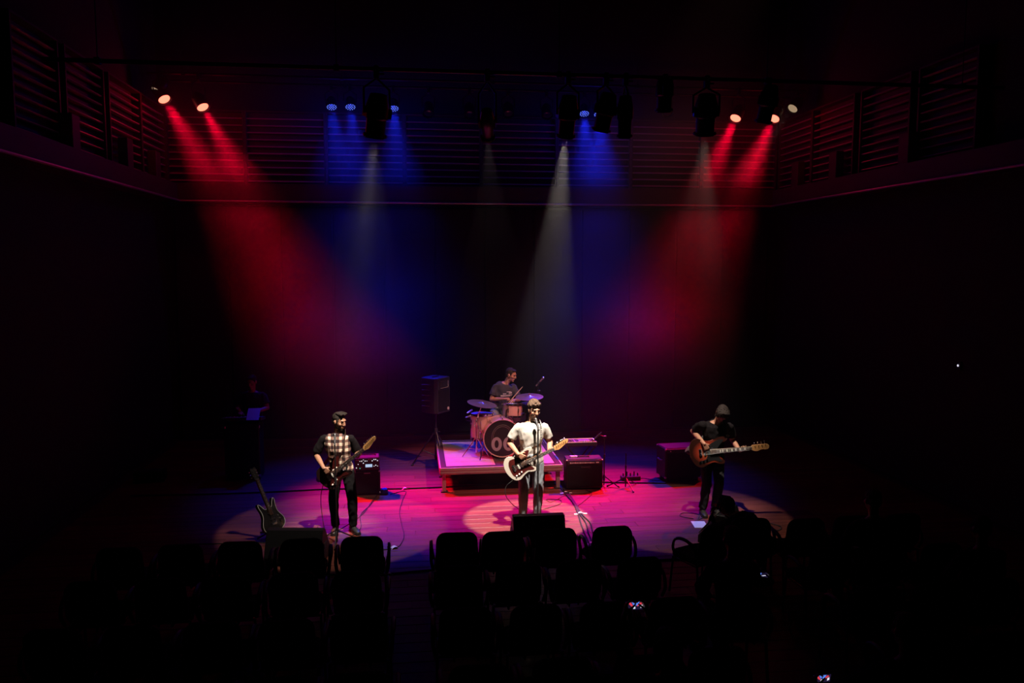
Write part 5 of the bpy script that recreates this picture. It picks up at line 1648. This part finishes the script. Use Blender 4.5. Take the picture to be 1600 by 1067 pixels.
def put_phone(person_loc, hold, label, kind=0, landscape=True, twist=0.0):
    # the person faces +y (turned half round), the screen faces back to them
    x, y, z = person_loc[0] - hold[0], person_loc[1] - hold[1], hold[2]
    return phone((x, y, z), twist, R(12), label, kind, landscape)

A1 = (1.62, 4.8, 0); h1 = (0.09, -0.48, 1.36)
seated(A1, 'seated viewer in black filming the stage, phone screen showing red and blue beams', hair=('long', 'hair_dark'), seed=21, hold=h1)
put_phone(A1, h1, 'lit phone showing tiny red and blue beams above the middle seats', 0)
A2 = (2.85, 6.69, 0); h2 = (-0.45, -0.38, 0.78)
seated(A2, 'seated viewer in black holding a dim phone to one side', hair=('short', 'hair_dark'), seed=22, hold=h2, one='r')
put_phone(A2, h2, 'dim phone with a bluish screen held right of the turned chairs', 1, True, R(-10))
A3 = (3.3, 4.8, 0); h3 = (0.38, -0.42, 0.76)
seated(A3, 'seated viewer almost below the frame with a bright phone', hair=('short', 'hair_brown'), seed=23, hold=h3, one='l')
put_phone(A3, h3, 'bright phone cut by the bottom edge of the picture', 0)
seated((5.3, 6.69, 0), 'seated viewer in black near the right side with folded hands', arms='lap', hair=('short', 'hair_dark'), seed=24)
seated((4.8, 7.66, 0), 'seated viewer in black in the second row, far right', arms='lap', hair=('short', 'hair_brown'), seed=25)
# crouching photographer in front of the bassist's wedge
J = dict(k=0.98, pelvis=(-0.12, 0.18, 0.44), chest=(-0.02, -0.08, 0.62), neck=(0.08, -0.24, 0.73), head=(0.15, -0.36, 0.79), fwd=(0.3, -0.9, 0.0), sh_r=(-0.12, -0.2, 0.70), sh_l=(0.22, -0.12, 0.68),
         el_r=(-0.12, -0.42, 0.54), wr_r=(0.1, -0.48, 0.66), hand_r=((0.4, -0.2, 0.8), (0.3, 0.3, 0.5), (0.5, 0.6, 0.4), GRIP), el_l=(0.36, -0.28, 0.52), wr_l=(0.3, -0.45, 0.65), hand_l=((-0.2, -0.3, 0.8), (-0.4, 0.2, 0.3), (-0.4, 0.6, 0.3), GRIP),
         hip_r=(-0.2, 0.12, 0.42), hip_l=(-0.02, 0.16, 0.42), kn_r=(-0.22, -0.28, 0.5), kn_l=(0.14, -0.2, 0.12), an_r=(-0.24, -0.16, 0.088), an_l=(0.05, 0.2, 0.1), toe_r=(0, -1, 0), toe_l=(0.3, -1, 0))
person((4.0, 8.92, -0.03), J, 'hunched person in black crouching with a camera in front of the bassist\'s wedge', skin='skin_tan', hair=('floppy', 'hair_dark'), shirt='jacket', trousers='denim_black', seed=31, rz=PI, sleeve=0.95, voxel=0.0075, eyes=False)
t = empty('camera', (3.82, 9.42, 0.735), R(197), 'black camera held to the face of the crouching person', 'camera')
MB().box((0, 0, 0), (0.13, 0.06, 0.09), bev=.012).box((0, 0, 0.055), (0.05, 0.05, 0.03), bev=.008).build('body', M['black_plastic'], t)
MB().lathe([(0.03, 0.03), (0.036, 0.04), (0.038, 0.1), (0.033, 0.105), (0.03, 0.1)], frame_from((0, -1, 0)).to_4x4(), 18).build('camera_lens', M['black_plastic'], t, True)
M['grey_paper'] = material('grey_paper', (0.3, 0.28, 0.27), 0.8)
# stagehand and mixing desk in the dark left wing
J = dict(pelvis=(0, 0.0, 0.93), chest=(0.0, -0.03, 1.25), neck=(0, -0.03, 1.48), head=(0.01, -0.09, 1.64), fwd=(-0.25, -0.9, -0.3), sh_l=(0.19, -0.02, 1.42), sh_r=(-0.19, -0.02, 1.42),
         el_l=(0.27, -0.08, 1.16), wr_l=(0.14, -0.3, 1.14), hand_l=((-0.3, -0.9, 0), (0, 0, -1), (-0.9, 0.2, 0), RELAX), el_r=(-0.27, -0.08, 1.16), wr_r=(-0.16, -0.32, 1.14), hand_r=((0.2, -0.9, 0), (0, 0, -1), (0.9, 0.2, 0), RELAX),
         hip_l=(0.09, 0, 0.9), hip_r=(-0.09, 0, 0.9), kn_l=(0.1, -0.02, 0.49), kn_r=(-0.1, -0.02, 0.49), an_l=(0.1, 0.02, 0.088), an_r=(-0.1, 0.02, 0.088), toe_l=(0.2, -1, 0), toe_r=(-0.2, -1, 0))
person((-2.93, 14.9, 0), J, 'stagehand in black standing in the dark left wing behind a mixing desk', skin='skin_tan', hair=('short', 'hair_dark'), shirt='jacket', trousers='denim_black', seed=33, voxel=0.0075, eyes=False)
t = empty('mixing_desk', (-3.0, 14.4, 0), 0, 'dark case with a sloped mixing desk in the left wing', 'mixing desk')
MB().box((0, 0, 0.5), (0.6, 0.42, 1.0), bev=.015).build('case', M['black_vinyl'], t)
MB().box((0, 0, 1.05), (0.68, 0.42, 0.06), Matrix.Rotation(R(-8), 3, 'X'), bev=.008).build('console', M['black_plastic'], t)
for sx in (-1, 1):
    for z in (0.06, 0.94):
        MB().box((sx * .29, -0.2, z), (0.05, 0.05, 0.05), bev=.01).build('corner', M['steel'], t)
for k in range(10):
    MB().box((-0.28 + 0.062 * k, -0.05 + 0.02 * (k % 3), 1.085), (0.018, 0.03, 0.014), bev=.003).build('fader', M['knob_pale'], t)
o = MB().box((0, 0, 0), (0.21, 0.29, 0.003), Matrix.Rotation(R(35), 3, 'X')).build('note_sheet', M['grey_paper'])
o.location = (-2.78, 14.16, 1.17)
tag(o, 'tilted sheet of paper on the mixing desk in the left wing', 'paper')
t = empty('stage_box', (-4.6, 14.35, 0), R(8), 'low dark box with a bluish lit top at the far left of the stage', 'box')
MB().box((0, 0, 0.09), (0.5, 0.32, 0.18), bev=.012).build('case', M['black_vinyl'], t)
MB().box((0, 0, 0.184), (0.42, 0.24, 0.01), bev=.003).build('lid_panel', M['amp_top'], t)
for k in range(4):
    MB().cyl((-0.15 + 0.1 * k, -0.17, 0.09), (-0.15 + 0.1 * k, -0.158, 0.09), 0.02, n=10).build('socket', M['steel'], t)
# tiny indicator lamp on the right wall
t = empty('indicator_lamp', (XR + 0.2, 11.35, 2.2), 0, 'tiny bluish pilot light alone on the dark right wall', 'lamp')
MB().box((-0.02, 0, 0), (0.04, 0.09, 0.14), bev=.008).build('housing', M['black_plastic'], t)
MB().ell((-0.045, 0, 0.0), (0.01, 0.018, 0.018), None, 10, 7).build('pilot_light', M['scr_white'], t, True)
# ---------------------------------------------------------------- haze in the stage air
def haze_material():
    m = bpy.data.materials.new('haze_air')
    m.use_nodes = True
    nt = m.node_tree
    for n in list(nt.nodes):
        nt.nodes.remove(n)
    L = nt.links.new
    out = nt.nodes.new('ShaderNodeOutputMaterial')
    s = nt.nodes.new('ShaderNodeVolumeScatter')
    s.inputs['Anisotropy'].default_value = 0.3
    s.inputs['Color'].default_value = (1, 1, 1, 1)
    tc = nt.nodes.new('ShaderNodeTexCoord')
    sp = nt.nodes.new('ShaderNodeSeparateXYZ')
    L(tc.outputs['Object'], sp.inputs[0])
    def math_(op, a, b=None, clamp=False):
        n = nt.nodes.new('ShaderNodeMath')
        n.operation = op
        n.use_clamp = clamp
        for i, v in enumerate((a, b)):
            if v is None: continue
            if isinstance(v, (int, float)): n.inputs[i].default_value = v
            else: L(v, n.inputs[i])
        return n.outputs[0]
    def ramp(v, stops):
        cr = nt.nodes.new('ShaderNodeValToRGB')
        cr.color_ramp.interpolation = 'EASE'
        els = cr.color_ramp.elements
        while len(els) < len(stops): els.new(0.5)
        for e, (p, c) in zip(els, stops):
            e.position = p
            e.color = (c, c, c, 1)
        L(v, cr.inputs[0])
        return cr.outputs[0]
    # the haze hangs under the roof and thins out towards the floor; a clearer sheet of air lies at the height of the gallery
    z8 = math_('DIVIDE', sp.outputs['Z'], 8.0)
    back = ramp(math_('DIVIDE', sp.outputs['Y'], 20.0), [(0.56, 0.0), (0.66, 1.0)])
    fr = ramp(z8, HAZE_FRONT_Z)
    prof = math_('ADD', fr, math_('MULTIPLY', back, math_('SUBTRACT', ramp(z8, HAZE_Z), fr)))
    gap = ramp(z8, [(0.575, 0.0), (0.615, 1.0), (0.645, 1.0), (0.70, 0.0)])
    clear = math_('SUBTRACT', 1.0, math_('MULTIPLY', math_('MULTIPLY', back, gap), 0.75))
    mp = nt.nodes.new('ShaderNodeMapping')
    mp.inputs['Scale'].default_value = (0.55, 0.55, 0.8)
    L(tc.outputs['Object'], mp.inputs['Vector'])
    nz = nt.nodes.new('ShaderNodeTexNoise')
    nz.inputs['Scale'].default_value = 1.0
    nz.inputs['Detail'].default_value = 1.5
    L(mp.outputs[0], nz.inputs['Vector'])
    mr = nt.nodes.new('ShaderNodeMapRange')
    mr.inputs['From Min'].default_value = 0.3
    mr.inputs['From Max'].default_value = 0.7
    mr.inputs['To Min'].default_value = 0.55
    mr.inputs['To Max'].default_value = 1.45
    L(nz.outputs[0], mr.inputs['Value'])
    d = math_('MULTIPLY', math_('MULTIPLY', prof, clear), mr.outputs[0])
    L(math_('MULTIPLY', d, HAZE), s.inputs['Density'])
    L(s.outputs[0], out.inputs['Volume'])
    return m
hz = MB().box((1.61, 12.75, 4.0), (12.6, 9.0, 7.9)).build('haze', haze_material())
tag(hz, 'thin theatrical haze filling the air over the stage', 'haze', kind='stuff')
